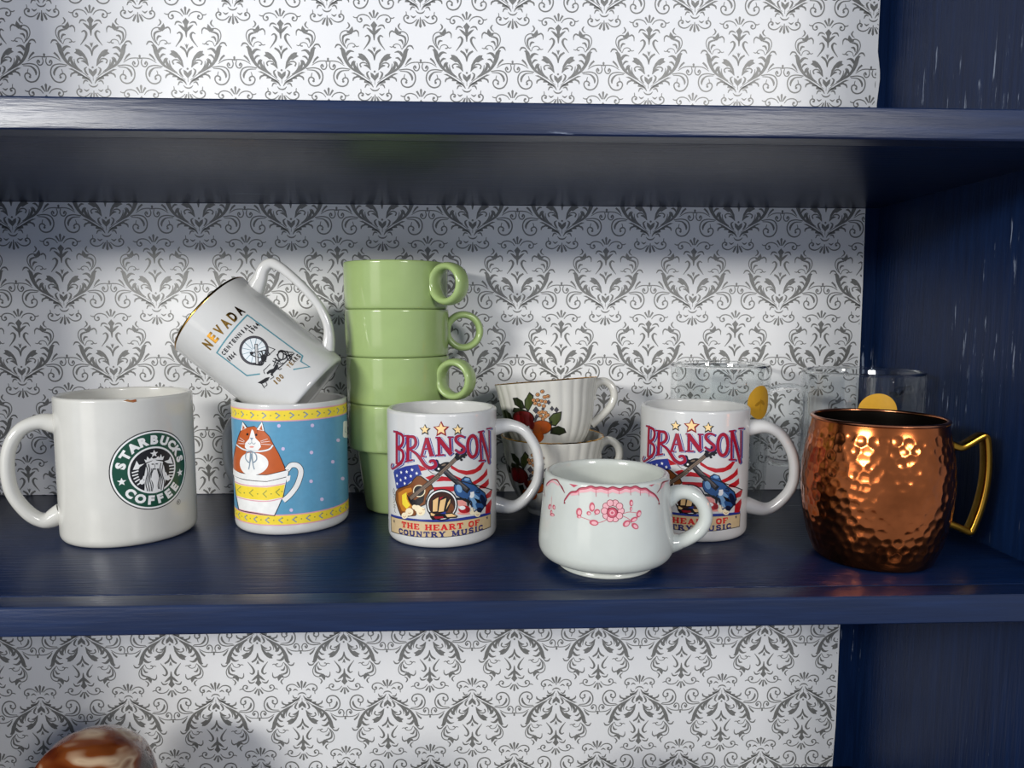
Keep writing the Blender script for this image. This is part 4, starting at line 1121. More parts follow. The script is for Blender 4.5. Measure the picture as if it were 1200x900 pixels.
PRINTS['fruit'] = [
 (1,'P','ink',[-32.9,54.1,-28.2,54.1,-23.5,51.0,-22.1,44.7,-27.0,44.7,-32.1,48.2]),
 (2,'P','dgreen',[-32.0,53.3,-28.1,53.4,-24.1,50.8,-23.0,45.5,-27.1,45.5,-31.4,48.4]),
 (1,'P','ink',[-16.4,58.0,-13.4,54.9,-14.6,48.5,-20.0,41.8,-22.7,45.2,-21.8,51.6]),
 (2,'P','green2',[-16.7,56.8,-14.2,54.1,-15.2,48.8,-19.7,43.1,-21.9,45.9,-21.2,51.3]),
 (1,'P','ink',[-36.6,42.4,-33.6,46.0,-25.4,44.9,-19.9,42.4,-20.4,39.9,-29.6,40.9]),
 (2,'P','dgreen',[-34.9,42.4,-32.5,45.5,-25.7,44.6,-21.0,42.5,-21.4,40.3,-29.2,41.2]),
 (1,'P','ink',[-56.1,43.0,-47.2,44.4,-39.8,41.1,-39.3,35.8,-48.6,34.6,-60.5,37.4]),
 (2,'P','dgreen',[-53.8,42.4,-47.1,43.7,-40.7,40.8,-40.3,36.4,-48.2,35.4,-56.0,37.8]),
 (1,'P','ink',[-3.2,35.5,1.1,39.3,8.4,40.2,7.3,33.4,2.5,28.4,-2.3,29.7]),
 (2,'P','green2',[-2.3,35.4,1.3,38.5,7.5,39.3,6.5,33.6,2.5,29.4,-1.5,30.4]),
 (1,'P','ink',[-1.8,27.4,4.7,28.7,10.7,26.0,12.8,22.3,6.2,20.5,-2.9,22.5]),
 (2,'P','dgreen',[-0.7,27.0,4.7,28.1,9.7,25.8,11.5,22.7,6.0,21.2,-1.6,22.9]),
 (3,'D','ink',[-27.43,36.13,12.05,-0.35,-1.82,-7.03]),
 (4,'D','apple',[-27.29,36.14,11.11,-0.33,-1.66,-6.51]),
 (5,'D','dred',[-31.61,34.98,6.36,-0.12,-1.53,-4.98]),
 (3,'D','ink',[-10.29,28.44,9.43,-0.56,-0.91,-5.97]),
 (4,'D','orange',[-10.26,28.45,8.7,-0.52,-0.83,-5.46]),
 (5,'D','rust',[-14.0,27.38,3.81,-0.2,-0.79,-3.92]),
 (5,'D','apple',[-18.53,30.63,2.68,-0.12,-0.8,-3.64]),
 (4,'D','orange',[-17.5,20.55,8.22,-0.31,-1.76,-5.35]),
 (1,'P','ink',[-30.8,26.3,-22.8,28.8,-22.1,20.8,-30.2,16.8]),
 (2,'P','dgreen',[-30.0,25.8,-23.3,27.9,-22.7,21.2,-29.2,17.8]),
 (5,'D','rust',[-19.11,19.99,4.02,-0.13,-1.15,-3.22]),
 (3,'D','ink',[-10.24,55.26,1.72,-0.13,-0.2,-1.65]),
 (4,'D','petal',[-10.24,55.26,1.35,-0.1,-0.15,-1.27]),
 (5,'D','rust',[-10.01,55.12,0.49,-0.04,-0.06,-0.51]),
 (3,'D','ink',[-6.33,57.5,1.68,-0.14,-0.16,-1.64]),
 (4,'D','petal',[-6.33,57.5,1.32,-0.11,-0.12,-1.26]),
 (5,'D','rust',[-6.1,57.36,0.48,-0.04,-0.05,-0.5]),
 (3,'D','ink',[-4.91,52.93,1.72,-0.14,-0.14,-1.64]),
 (4,'D','petal',[-4.91,52.93,1.35,-0.11,-0.11,-1.26]),
 (5,'D','rust',[-4.68,52.79,0.49,-0.04,-0.04,-0.51]),
 (3,'D','ink',[-10.74,50.83,1.77,-0.13,-0.18,-1.65]),
 (4,'D','petal',[-10.74,50.83,1.39,-0.1,-0.14,-1.27]),
 (5,'D','rust',[-10.5,50.69,0.5,-0.04,-0.06,-0.51]),
 (3,'D','ink',[-7.67,49.96,1.75,-0.13,-0.16,-1.65]),
 (4,'D','petal',[-7.67,49.96,1.37,-0.1,-0.12,-1.27]),
 (5,'D','rust',[-7.43,49.82,0.5,-0.04,-0.05,-0.51]),
 (3,'D','ink',[-4.61,49.09,1.74,-0.14,-0.14,-1.65]),
 (4,'D','petal',[-4.61,49.09,1.37,-0.11,-0.11,-1.27]),
 (5,'D','rust',[-4.38,48.95,0.5,-0.04,-0.04,-0.51]),
 (3,'D','ink',[-12.95,48.43,1.81,-0.12,-0.2,-1.65]),
 (4,'D','petal',[-12.95,48.43,1.42,-0.1,-0.15,-1.27]),
 (5,'D','rust',[-12.7,48.29,0.52,-0.04,-0.06,-0.51]),
 (3,'D','ink',[-9.89,46.94,1.79,-0.13,-0.18,-1.65]),
 (4,'D','petal',[-9.89,46.94,1.4,-0.1,-0.14,-1.27]),
 (5,'D','rust',[-9.64,46.79,0.51,-0.04,-0.05,-0.51]),
 (3,'D','ink',[-6.17,45.77,1.77,-0.13,-0.15,-1.65]),
 (4,'D','petal',[-6.17,45.77,1.39,-0.11,-0.12,-1.27]),
 (5,'D','rust',[-5.93,45.62,0.51,-0.04,-0.05,-0.51]),
 (3,'D','ink',[-2.41,53.37,1.71,-0.14,-0.12,-1.64]),
 (4,'D','petal',[-2.41,53.37,1.35,-0.11,-0.09,-1.26]),
 (5,'D','rust',[-2.18,53.22,0.49,-0.04,-0.04,-0.5]),
 (3,'D','ink',[-13.93,51.06,1.8,-0.13,-0.21,-1.65]),
 (4,'D','petal',[-13.93,51.06,1.42,-0.1,-0.16,-1.27]),
 (5,'D','rust',[-13.68,50.92,0.51,-0.04,-0.06,-0.51]),
 (3,'D','ink',[-7.92,41.03,1.81,-0.13,-0.18,-1.66]),
 (4,'D','petal',[-7.92,41.03,1.43,-0.1,-0.14,-1.28]),
 (5,'D','rust',[-7.67,40.89,0.52,-0.04,-0.05,-0.51]),
 (3,'D','ink',[-5.4,40.21,1.81,-0.13,-0.16,-1.66]),
 (4,'D','petal',[-5.4,40.21,1.42,-0.11,-0.12,-1.28]),
 (5,'D','rust',[-5.15,40.06,0.52,-0.04,-0.05,-0.51]),
 (3,'D','ink',[-9.6,37.93,1.86,-0.12,-0.2,-1.66]),
 (4,'D','petal',[-9.6,37.93,1.46,-0.1,-0.15,-1.28]),
 (5,'D','rust',[-9.34,37.78,0.53,-0.04,-0.06,-0.51]),
 (3,'D','ink',[-5.7,37.01,1.84,-0.13,-0.16,-1.66]),
 (4,'D','petal',[-5.7,37.01,1.45,-0.1,-0.12,-1.28]),
 (5,'D','rust',[-5.45,36.87,0.53,-0.04,-0.05,-0.51]),
 (3,'D','ink',[-7.89,35.23,1.87,-0.13,-0.18,-1.66]),
 (4,'D','petal',[-7.89,35.23,1.47,-0.1,-0.14,-1.28]),
 (5,'D','rust',[-7.64,35.09,0.54,-0.04,-0.06,-0.51]),
 (3,'D','ink',[-3.62,38.15,1.83,-0.14,-0.14,-1.66]),
 (4,'D','petal',[-3.62,38.15,1.44,-0.11,-0.11,-1.28]),
 (5,'D','rust',[-3.37,38.0,0.52,-0.04,-0.04,-0.51]),
 (3,'D','ink',[-10.61,40.57,1.84,-0.12,-0.2,-1.66]),
 (4,'D','petal',[-10.61,40.57,1.45,-0.1,-0.16,-1.28]),
 (5,'D','rust',[-10.36,40.43,0.53,-0.04,-0.06,-0.51]),
 (2,'P','ink',[-15.7,42.8,-12.6,46.0,-10.4,42.5,-13.4,39.9]),
 (3,'P','slate',[-15.2,42.8,-12.7,45.5,-10.8,42.5,-13.3,40.3]),
 (2,'P','ink',[-3.9,48.4,-2.0,50.6,-0.4,48.1,-2.3,46.3]),
 (3,'P','slate',[-3.6,48.4,-2.0,50.2,-0.7,48.2,-2.3,46.6]),
 (2,'P','ink',[-1.5,43.1,0.4,45.3,2.0,42.8,0.1,41.0]),
 (3,'P','slate',[-1.3,43.1,0.4,44.9,1.8,42.9,0.1,41.3]),
 (2,'P','ink',[1.7,41.8,3.9,44.3,5.9,41.5,3.7,39.4]),
 (3,'P','slate',[2.1,41.8,3.9,43.9,5.6,41.5,3.7,39.8]),
 (2,'P','ink',[-14.9,37.6,-12.7,39.8,-11.1,37.4,-13.3,35.5]),
 (3,'P','slate',[-14.6,37.6,-12.8,39.5,-11.4,37.4,-13.3,35.9]),
 (2,'P','ink',[-8.6,43.6,-6.8,45.5,-5.5,43.4,-7.2,41.9]),
 (3,'P','slate',[-8.3,43.6,-6.9,45.2,-5.7,43.4,-7.2,42.1]),
 (2,'P','ink',[-16.5,35.1,-14.5,37.0,-13.1,34.9,-15.1,33.3]),
 (3,'P','slate',[-16.2,35.1,-14.5,36.7,-13.4,34.9,-15.0,33.6]),
 (2,'P','ink',[-6.9,57.8,-5.6,59.3,-4.5,57.6,-5.8,56.3]),
 (3,'P','slate',[-6.7,57.8,-5.6,59.1,-4.7,57.6,-5.8,56.5]),
]

# ------------------------------------------------------------------ the setting
HB = 267.7      # clear height of a bay
TH = 17.6       # board thickness
PT = HB + TH
XL, XR = -474.0, 370.3
ZF = -4 * PT - TH - 20


def struct(o):
    o['kind'] = 'structure'
    return o


m_, nt_, b_ = new_mat('room_wall_paint')
nn_ = noise(nt_, 14, 3, objcoord(nt_))
nt_.links.new(ramp(nt_, nn_.outputs['Fac'], [(0.3, srgb(150, 148, 142)), (0.7, srgb(158, 156, 150))]), b_.inputs['Base Color'])
b_.inputs['Roughness'].default_value = 0.7
M['roomwall'] = m_
m_, nt_, b_ = new_mat('floor_boards')
nn_ = noise(nt_, 3, 5, objcoord(nt_, (2, 26, 1)))
nt_.links.new(ramp(nt_, nn_.outputs['Fac'], [(0.3, srgb(86, 60, 40)), (0.7, srgb(120, 86, 58))]), b_.inputs['Base Color'])
b_.inputs['Roughness'].default_value = 0.5
M['floor'] = m_
struct(box('wall_back', (-1600, 9.5, ZF), (1600, 60, 1400), M['roomwall'], None, 0))
struct(box('floor', (-1600, -1500, ZF - 40), (1600, 60, ZF), M['floor'], None, 0))

bookcase = thing('bookcase', 'navy blue painted wooden bookcase lined with grey damask wallpaper', 'bookcase', (0, 0, 0))
box('back_panel', (XL - TH, 0.2, ZF), (XR + TH, 8.5, 3 * PT), M['paint_z'], bookcase, 0)
for lo, hi in ((XL - TH, XL), (XR, XR + TH)):
    box('side_panel', (lo, -245.5, ZF), (hi, 0, 3 * PT), M['paint_z'], bookcase, 1.2)
for k in (-4, -3, -2, -1, 0, 1, 3):
    z = k * PT if k > -4 else -4 * PT
    board = box('shelf_board', (XL + 0.1, -246.6, z - TH), (XR - 0.1, 0, z), M['paint_x'], bookcase, 0.6)
    box('front_edging', (XL - TH - 14, -264.8, z - TH - 0.3), (XR + TH + 60, -247, z), M['paint_edge'], board, 2.2, 3)

# damask motif, drawn from its axis outwards (u, v) in drawing units, v downwards, heart near v = 640
STR = [  # (widths, points)  mirrored about the axis
    ([14, 12, 6], [(40, 70), (26, 92), (10, 120)]),
    ([4, 7, 7, 7, 7, 8, 9], [(26, 136), (51, 106), (91, 92), (131, 99), (152, 125), (146, 150), (126, 158), (109, 146), (112, 127)]),
    ([8, 5], [(147, 118), (170, 120), (188, 111)]),
    ([12, 20, 14, 3], [(2, 266), (24, 240), (45, 221), (66, 207)]),
    ([3, 10, 11, 4], [(34, 196), (59, 183), (84, 186), (99, 212)]),
    ([5, 10, 17, 13, 3], [(83, 287), (58, 274), (40, 298), (52, 338), (98, 400)]),
    ([3, 10, 17, 12], [(1, 492), (7, 450), (24, 420), (58, 397)]),
    ([9, 8, 8, 4], [(122, 556), (132, 530), (112, 514), (82, 517), (66, 530)]),
    ([4, 16, 14, 3], [(98, 538), (74, 540), (56, 552), (38, 578)]),
    ([4, 11, 14, 4], [(50, 590), (70, 606), (62, 636), (42, 662)]),
    ([3, 11, 19, 16], [(13, 733), (32, 704), (58, 688), (97, 682)]),
    ([3, 9, 10, 4], [(46, 716), (66, 708), (80, 714), (91, 738)]),
    ([6, 15, 12], [(14, 815), (28, 845), (43, 876)]),
    ([4, 7, 8, 8, 8, 8, 9], [(29, 815), (69, 846), (109, 851), (143, 832), (150, 802), (131, 783), (108, 791), (112, 812)]),
    ([6, 4], [(129, 784), (127, 766), (130, 748)]),
    ([3, 11, 3], [(86, 784), (64, 799), (40, 785)]),
    ([2, 4, 9, 18, 25, 34, 32, 24, 4], [(24, 690), (84, 643), (155, 601), (212, 562), (252, 510), (274, 455), (284, 415), (296, 396), (314, 390)]),
    ([18, 22, 14, 3], [(258, 452), (240, 425), (216, 413), (184, 420)]),
    ([3, 9, 11, 4], [(287, 388), (312, 362), (340, 362), (358, 388)]),
    ([3, 15, 22, 14, 3], [(100, 632), (150, 598), (178, 556), (186, 525), (174, 502)]),
    ([3, 7, 7, 3], [(92, 628), (130, 600), (155, 560), (160, 520)]),
    ([3, 12, 14, 4], [(242, 506), (232, 484), (214, 469), (192, 470)]),
    ([3, 18, 14, 3], [(212, 560), (206, 535), (198, 512), (182, 498)]),
    ([4, 13, 12, 5], [(155, 642), (180, 646), (194, 658), (199, 678)]),
    ([4, 6, 6, 7, 7], [(250, 392), (290, 350), (310, 302), (300, 258), (266, 236), (226, 240)]),
    ([3, 9, 15, 12, 5], [(261, 376), (284, 332), (281, 288), (250, 270), (222, 268)]),
    ([3, 8, 11, 5], [(252, 222), (230, 206), (223, 186), (238, 162)]),
    ([10, 10, 8, 3], [(186, 242), (162, 232), (143, 250), (141, 286)]),
    ([3, 12, 15, 5], [(263, 352), (258, 328), (246, 312), (222, 312)]),
    ([3, 5, 5, 6, 6], [(248, 388), (234, 356), (204, 345), (178, 356), (180, 376), (198, 377)]),
    ([7, 4], [(178, 362), (160, 374), (140, 368)]),
    ([4, 13, 13], [(284, 528), (309, 492), (336, 468)]),
    ([3, 6, 6, 7], [(276, 544), (330, 512), (382, 504), (423, 508)]),
    ([5, 7, 7, 7, 8, 9], [(404, 512), (411, 545), (398, 574), (373, 578), (357, 554), (368, 536), (379, 550)]),
    ([6, 7, 8, 8, 9, 9, 8, 8, 9, 9], [(222, 576), (292, 567), (346, 581), (371, 622), (369, 672), (340, 715), (296, 728), (257, 712), (242, 677), (256, 652), (282, 655), (296, 674)]),
    ([4, 7, 15, 15, 5], [(232, 586), (296, 590), (330, 616), (343, 645), (341, 668)]),
    ([6, 4], [(268, 652), (270, 632), (276, 612)]),
]
PLY = [
    [(33, 582), (43, 520), (64, 480), (90, 450), (116, 434), (146, 433), (139, 453), (158, 467), (130, 481), (106, 498), (86, 496), (66, 520), (44, 572)],
    [(24, 708), (61, 678), (101, 668), (140, 667), (134, 650), (178, 641), (164, 628), (216, 606), (184, 604), (150, 621), (110, 645), (70, 672)],
    [(197, 197), (188, 225), (186, 246), (212, 269), (232, 242), (218, 222)],
    [(226, 237), (214, 268), (245, 256), (248, 240)],
]
DSC = [(118, 129, 11), (117, 806, 10), (376, 553, 9), (288, 684, 11), (190, 376, 6)]
CPLY = [  # on the axis (both sides given)
    [(-4, 122), (-11, 58), (0, 46), (11, 58), (4, 122)],
    [(0, 146), (31, 182), (14, 208), (12, 262), (4, 316), (-4, 316), (-12, 262), (-14, 208), (-31, 182)],
    [(-18, 370), (-6, 384), (0, 372), (6, 384), (18, 370), (3, 416), (-3, 416)],
    [(0, 628), (16, 610), (38, 600), (34, 638), (2, 674), (2, 708), (-2, 708), (-2, 674), (-34, 638), (-38, 600), (-16, 610)],
    [(-3, 795), (3, 795), (12, 878), (0, 892), (-12, 878)],
]
CSTR = [([4, 12, 13, 12, 4], [(-43, 737), (-24, 756), (0, 762), (24, 756), (43, 737)])]
CDSC = [(0, 592, 10)]
NPLY = [[(417, 510), (413, 482), (423, 474), (433, 482), (429, 510)]]      # small bud half a repeat away


def motif_geometry(k, flip):
    """one repeat as flat geometry (x, z) around the heart point, k mm per unit"""
    V, F = [], []
    cnt = [0]

    def put(pts, faces):
        b = len(V)
        cnt[0] += 1
        for x, y in pts:
            V.append((x * k, (640 - y) * k * (-1 if flip else 1), (cnt[0] % 23) * 0.006))
        F.extend(tuple(b + i for i in f) for f in faces)

    def tri_poly(p):
        bm = bmesh.new()
        vs = [bm.verts.new((a, b, 0)) for a, b in p]
        bm.faces.new(vs)
        bm.normal_update()
        bmesh.ops.triangulate(bm, faces=bm.faces[:], ngon_method='EAR_CLIP')
        bm.verts.index_update()
        r = [tuple(v.index for v in f.verts) for f in bm.faces]
        bm.free()
        put(p, r)

    for sgn in (1, -1):
        for wd, pts in STR:
            fl = []
            for a, b in pts:
                fl += [a * sgn, b]
            v, f = ribbon(fl, [(q * 1.3 + 1.2 if q < 12 else q * 1.06 + 3.2) for q in wd], True, 4)
            put(v, f)
        for p in PLY:
            tri_poly([(a * sgn, b) for a, b in p])
        for x, y, r in DSC:
            put([(x * sgn + r * math.cos(t), y + r * math.sin(t)) for t in (q * PI / 4 for q in range(8))], [tuple(range(8))])
    for p in CPLY + NPLY:
        tri_poly(p)
    for wd, pts in CSTR:
        v, f = ribbon([q for p in pts for q in p], wd, True, 4)
        put(v, f)
    for x, y, r in CDSC:
        put([(x + r * math.cos(t), y + r * math.sin(t)) for t in (q * PI / 4 for q in range(8))], [tuple(range(8))])
    return np.array(V), F


def clip_geometry(V, F, x0, x1, z0, z1):
    bm = bmesh.new()
    vs = [bm.verts.new((a, b, c)) for a, b, c in V]
    for f in F:
        try:
            bm.faces.new([vs[i] for i in f])
        except ValueError:
            pass
    for co, no in (((x0, 0, 0), (-1, 0, 0)), ((x1, 0, 0), (1, 0, 0)), ((0, z0, 0), (0, -1, 0)), ((0, z1, 0), (0, 1, 0))):
        bmesh.ops.bisect_plane(bm, geom=bm.verts[:] + bm.edges[:] + bm.faces[:], plane_co=co, plane_no=no, clear_outer=True, dist=1e-5)
    bm.verts.index_update()
    V2 = np.array([tuple(v.co) for v in bm.verts]).reshape(-1, 3)
    F2 = [tuple(v.index for v in f.verts) for f in bm.faces]
    bm.free()
    return V2, F2


PX, PZ = 82.35, 67.2
KU = PX / 846.0


def paper_sheet(z0, z1, edge, hx, hz, flip):
    """edge: right-hand outline of the sheet as (x, z); (hx, hz): one heart of the pattern"""
    pts = [(XL + 1, z0 + .3)] + edge + [(XL + 1, z1 - .3)]
    n = len(pts)
    # front face laid out as a strip so that the edge may wander
    V = [(x, -0.45, z) for x, z in pts] + [(x, -0.02, z) for x, z in pts]
    F = [tuple(range(n)), tuple(range(2 * n - 1, n - 1, -1))] + [(i, i + n, (i + 1) % n + n, (i + 1) % n) for i in range(n)]
    o = link_mesh('wallpaper_sheet', V, F, M['paper'], bookcase, False)
    fix_normals(o)
    MV, MF = motif_geometry(KU, flip)
    lo, hi = MV.min(0), MV.max(0)
    xm = min(x for x, _ in edge) - 0.4
    AV, AF, nb = [], [], 0
    for row in range(-8, 9):
        for c in range(-14, 15):
            ox = hx + (c + (0.5 if row % 2 else 0)) * PX
            oz = hz + row * PZ
            a0, a1 = lo + (ox, oz, 0), hi + (ox, oz, 0)
            if a1[0] < XL + 2 or a0[0] > xm or a1[1] < z0 + 1 or a0[1] > z1 - 1:
                continue
            v, f = MV + (ox, oz, 0), MF
            if a0[0] < XL + 2 or a1[0] > xm or a0[1] < z0 + 1 or a1[1] > z1 - 1:
                v, f = clip_geometry(v, f, XL + 2, xm, z0 + .4, z1 - .4)
                if not len(f):
                    continue
            AV.append(v)
            AF += [tuple(i + nb for i in q) for q in f]
            nb += len(v)
    AV = np.concatenate(AV)
    V3 = np.stack([AV[:, 0], -0.5 - AV[:, 2], AV[:, 1]], 1)
    # all faces look towards -Y
    FF = []
    for f in AF:
        a, b, c = AV[f[0]], AV[f[1]], AV[f[2]]
        FF.append(f if (b[0] - a[0]) * (c[1] - a[1]) - (b[1] - a[1]) * (c[0] - a[0]) > 0 else tuple(reversed(f)))
    pr = link_mesh('damask_print', V3, FF, M['damask'], o, False)
    pr['label'] = 'grey damask scroll pattern printed on the wallpaper'
    return o


paper_sheet(0, HB, [(358.4, 0.3), (358.6, 119), (357.9, 200), (356.9, HB - .3)], 31.2, 182.1, False)
paper_sheet(PT, 2 * PT + HB, [(362.6, PT + .3), (362.8, 362), (364.6, 384), (364.2, 392), (361.4, 409), (361.1, 2 * PT + HB - .3)], -261.8, 379.6, False)
paper_sheet(-PT, -TH, [(350.5, -PT + .3), (351.9, -242), (351.7, -179), (351.5, -TH - .3)], -53.0, -141.6, True)


# ------------------------------------------------------------------ mugs
def mug_profile(Ro, H, wall, rb=4.0, foot=6.5, dz=1.4):
    p = [(0, dz), (Ro - foot - 1.5, dz), (Ro - foot, 0), (Ro - rb * .75, 0)]
    for k in range(1, 6):
        a = k * PI / 10
        p.append((Ro - rb * .75 + rb * .75 * math.sin(a), rb - rb * math.cos(a)))
    p += [(Ro, rb + 1.5), (Ro, H * .5), (Ro, H - wall * .5 - .6)]
    for k in range(0, 9):
        a = k * PI / 8
        p.append((Ro - wall / 2 + wall / 2 * math.cos(a), H - wall / 2 + wall / 2 * math.sin(a)))
    Ri = Ro - wall
    p += [(Ri, H * .5), (Ri, 12), (Ri - 1, 8), (Ri - 4, 5.6), (Ri - 8, 5), (0, 5)]
    return p


def part_lathe(name, prof, mat, parent, seg=128, mod=None, sharp=38):
    V, F = lathe(prof, seg, mod)
    o = link_mesh(name, V, F, mat, parent, True, sharp)
    return o


def part_handle(name, path, thick, width, az, mat, parent, **kw):
    V, F = handle_mesh(path, thick, width, az, **kw)
    o = link_mesh(name, V, F, mat, parent, True)
    fix_normals(o)
    o.data.set_sharp_from_angle(angle=R(50))
    return o


# --- white mug with the round coffee emblem
mug = thing('mug', 'large white mug with round green and black coffee emblem', 'mug', (-275, -114.3, 0))
part_lathe('cup_body', mug_profile(47.6, 108.3, 4.2, 6), M['white'], mug)
part_handle('handle', [(45.6, 87), (56, 89), (68, 84), (75.5, 71), (77.5, 54), (75, 37), (66, 21.5), (56, 15), (45.6, 19)], [15, 10.5, 9.5, 9.5, 9.5, 10.5, 16], [16, 13, 12.5, 12.5, 12.5, 13, 17], -66, M['white'], mug)
E0, E1 = 38.2, 54.9
em = []
for l, rad, c in ((0, 29.2, 'ink'), (1, 28.4, 'white'), (2, 27.2, 'emgreen'), (3, 17.2, 'white'), (4, 15.9, 'ink')):
    em.append((l, 'D', c, [E0, E1, rad, 0, 0, rad]))
for ch, a in zip('STARBUCKS', (166, 145.5, 126, 106, 86.5, 67, 48.5, 30, 12)):
    em.append((5, 'G', 'white', ch, [E0 + 22.1 * math.cos(R(a)), E1 + 22.1 * math.sin(R(a)), 6.8, R(a - 90)], 0.062, 1.06))
for ch, a in zip('COFFEE', (-137, -116.5, -97, -80, -62.5, -45)):
    em.append((5, 'G', 'white', ch, [E0 + 22.1 * math.cos(R(a)), E1 + 22.1 * math.sin(R(a)), 6.8, R(a + 90)], 0.062, 1.06))
for a in (-164, -16):
    em.append((5, 'S', 'white', [E0 + 22.1 * math.cos(R(a)), E1 + 22.1 * math.sin(R(a)), 3.1, .42]))
em.append((0, 'G', 'ink', '\u00ae', [57.0, 26.7, 4.0, 0], 0.0))
for it in PRINTS['emblem']:
    em.append((it[0] + 1,) + tuple(it[1:]) if it[2] not in ('stain', 'rust') else it)
make_print('printed_emblem', em, surf_rev(lambda t, z: 47.6, 47.6), mug)['label'] = 'round green emblem with white lettering and crowned figure'

# --- cat mug
mug = thing('mug', 'blue and yellow mug printed with a ginger cat sitting in a cup', 'mug', (-156.6, -89, 0))
part_lathe('cup_body', mug_profile(44.6, 101, 2.9, 5, 6), M['white2'], mug)
part_handle('handle', [(43, 80), (54, 82), (66, 77), (74, 63), (75, 48), (72, 34), (63, 23), (54, 18.5), (43, 21)], [13, 9, 8.5, 8.5, 8.5, 9, 14], [14, 11, 11, 11, 11, 11, 14], -121, M['white2'], mug)
cat = []
aL, aR = -75.0, 118.0
for z0, z1 in ((88.9, 96.3), (9.0, 15.9)):
    cat.append((0, 'P', 'pinkl', [aL, z0 - .9, aR, z0 - .9, aR, z1 + .9, aL, z1 + .9]))
    cat.append((1, 'P', 'yellow', [aL, z0, aR, z0, aR, z1, aL, z1]))
    zc = (z0 + z1) / 2
    dr = 1 if z0 > 50 else -1
    q = aL + 6
    while q < aR - 4:
        cat.append((2, 'L', 'greyb', [.9], [q - 1.4 * dr, zc + 2.2, q + 1.4 * dr, zc, q - 1.4 * dr, zc - 2.2]))
        cat.append((3, 'D', 'leaf', [q - 1.3 * dr, zc + 1.6, .7, 0, 0, .5]))
        cat.append((2, 'D', 'leaf', [q + 5, zc, .55, 0, 0, .55]))
        q += 10.2
cat.append((0, 'P', 'skyblue', [aL, 16.8, aR, 16.8, aR, 88.0, aL, 88.0]))
make_print('printed_cat_design', cat + PRINTS['cat'], surf_rev(lambda t, z: 44.6, 44.6), mug)

# --- tilted commemorative mug lying in the cat mug
mug = thing('mug', 'white gold-rimmed mug with black wagon wheel print, tilted inside the cat mug', 'mug', (-139.52, -89, 103.12), (0, -50, 0))
part_lathe('cup_body', mug_profile(38.5, 102, 3.0, 3, 5), M['white2'], mug)
rimp = []
for k in range(0, 9):
    a = -0.25 * PI + k * 1.5 * PI / 8
    rimp.append((38.5 - 1.5 + 1.62 * math.cos(a), 102 - 1.5 + 1.62 * math.sin(a)))
part_lathe('gold_rim', rimp, M['gold'], mug)
part_handle('handle', [(36.8, 86.5), (46, 88.5), (55, 91.5), (62, 89.5), (64.2, 82), (64.4, 71), (63.4, 57), (60.5, 41), (54, 27), (46, 18.5), (36.8, 12.5)], [15, 10, 8.5, 7.5, 7, 7, 7.5, 11], [11, 9.5, 9, 9, 9, 9, 9.5, 12], 90, M['white2'], mug, power=2.6)
make_print('printed_state_design', PRINTS['state'], surf_rev(lambda t, z: 38.5, 38.5), mug)

# --- four pale green stacking cups
GP = 39.3
gb, gs = 54.6, 0.25


def green_cup(idx, label, az, dx, dy):
    zb = idx * GP
    c = thing('stacking_cup', label, 'cup', (-74.5 + dx, -48 + dy, zb), group='stacked pale green cups')
    prof = [(0, 1.5), (23, 1.5), (24.5, 0), (28.2, 0), (29.6, .8), (30.4, 2.6), (36.6, gb - 3.5), (37.4, gb - 1.6), (38.6, gb - .3), (40.5, gb - gs), (42.3, gb), (43.3, gb + .8), (43.7, gb + 2.2), (44, gb + 20), (44.1, gb + GP - 2.2)]
    for k in range(0, 7):
        a = k * PI / 6
        prof.append((42.7 + 1.4 * math.cos(a), gb + GP - 1.6 + 1.4 * math.sin(a) - .0))
    prof += [(41.2, gb + 20), (40.9, gb + 4), (40, gb + 1.2), (37.4, gb - 1), (34.2, gb - 4), (33.9, gb - 6), (28.6, 7), (26.5, 5), (22, 4.4), (0, 4.4)]
    part_lathe('cup_body', prof, M['green'], c)
    ring = [(57 + 14.3 * math.cos(2 * PI * k / 16), gb + 20.5 + 14.3 * math.sin(2 * PI * k / 16)) for k in range(16)]
    part_handle('ring_handle', ring, [6.4, 6.4], [15, 15], az, M['green'], c, closed=True, sub=3, seg=16, power=2.3)
    return c


green_cup(0, 'bottom one of four stacked pale green cups, standing on the shelf', 97, 1.2, 0)
green_cup(1, 'pale green cup with ring handle, third from top of its stack', 62, 0.6, 0)
green_cup(2, 'pale green cup with ring handle, second from top of its stack', 97, 0.2, 0)
green_cup(3, 'pale green cup with ring handle, topmost of its stack', 54, -0.3, 0)


# --- two mugs with guitar and flag
def music_mug(x, y, rot, label):
    g = thing('mug', label, 'mug', (x, y, 0), (0, 0, rot), group='white souvenir mugs with guitars and flag')
    part_lathe('cup_body', mug_profile(41.6, 98.4, 4.0, 5), M['white2'], g)
    part_handle('handle', [(39.8, 82), (52, 83.5), (63, 79), (71.5, 66.5), (74.5, 52), (72.5, 38), (64, 25.5), (54, 19.7), (39.8, 22)], [13, 8.8, 8, 8, 8, 8.8, 13], [14, 11.5, 11, 11, 11, 11.5, 14], 90, M['white2'], g)
    return g


m1 = music_mug(-31.9, -126.8, 0, 'white souvenir mug printed with guitars and flag, in front of the green cups')
p1 = make_print('printed_music_design', PRINTS['country'], surf_rev(lambda t, z: 41.6, 41.6), m1)
m2 = music_mug(165.3, -119.8, -21.5, 'white souvenir mug printed with guitars and flag, behind the red-patterned cup')
p2 = p1.copy()
COL.objects.link(p2)
p2.parent = m2


# --- fluted fruit teacups
TEA = [(21, 0), (21.5, 4), (27, 10), (33, 19), (37, 30), (39.4, 42), (41.2, 54), (44, 66)]
_tz = [q[1] for q in TEA]
_tr = [q[0] for q in TEA]
_fine = [(p[0], p[1]) for p in catmull([(r, z) for r, z in TEA[1:]], 5)]
_fz = [0] + [q[1] for q in _fine]
_fr = [21] + [q[0] for q in _fine]


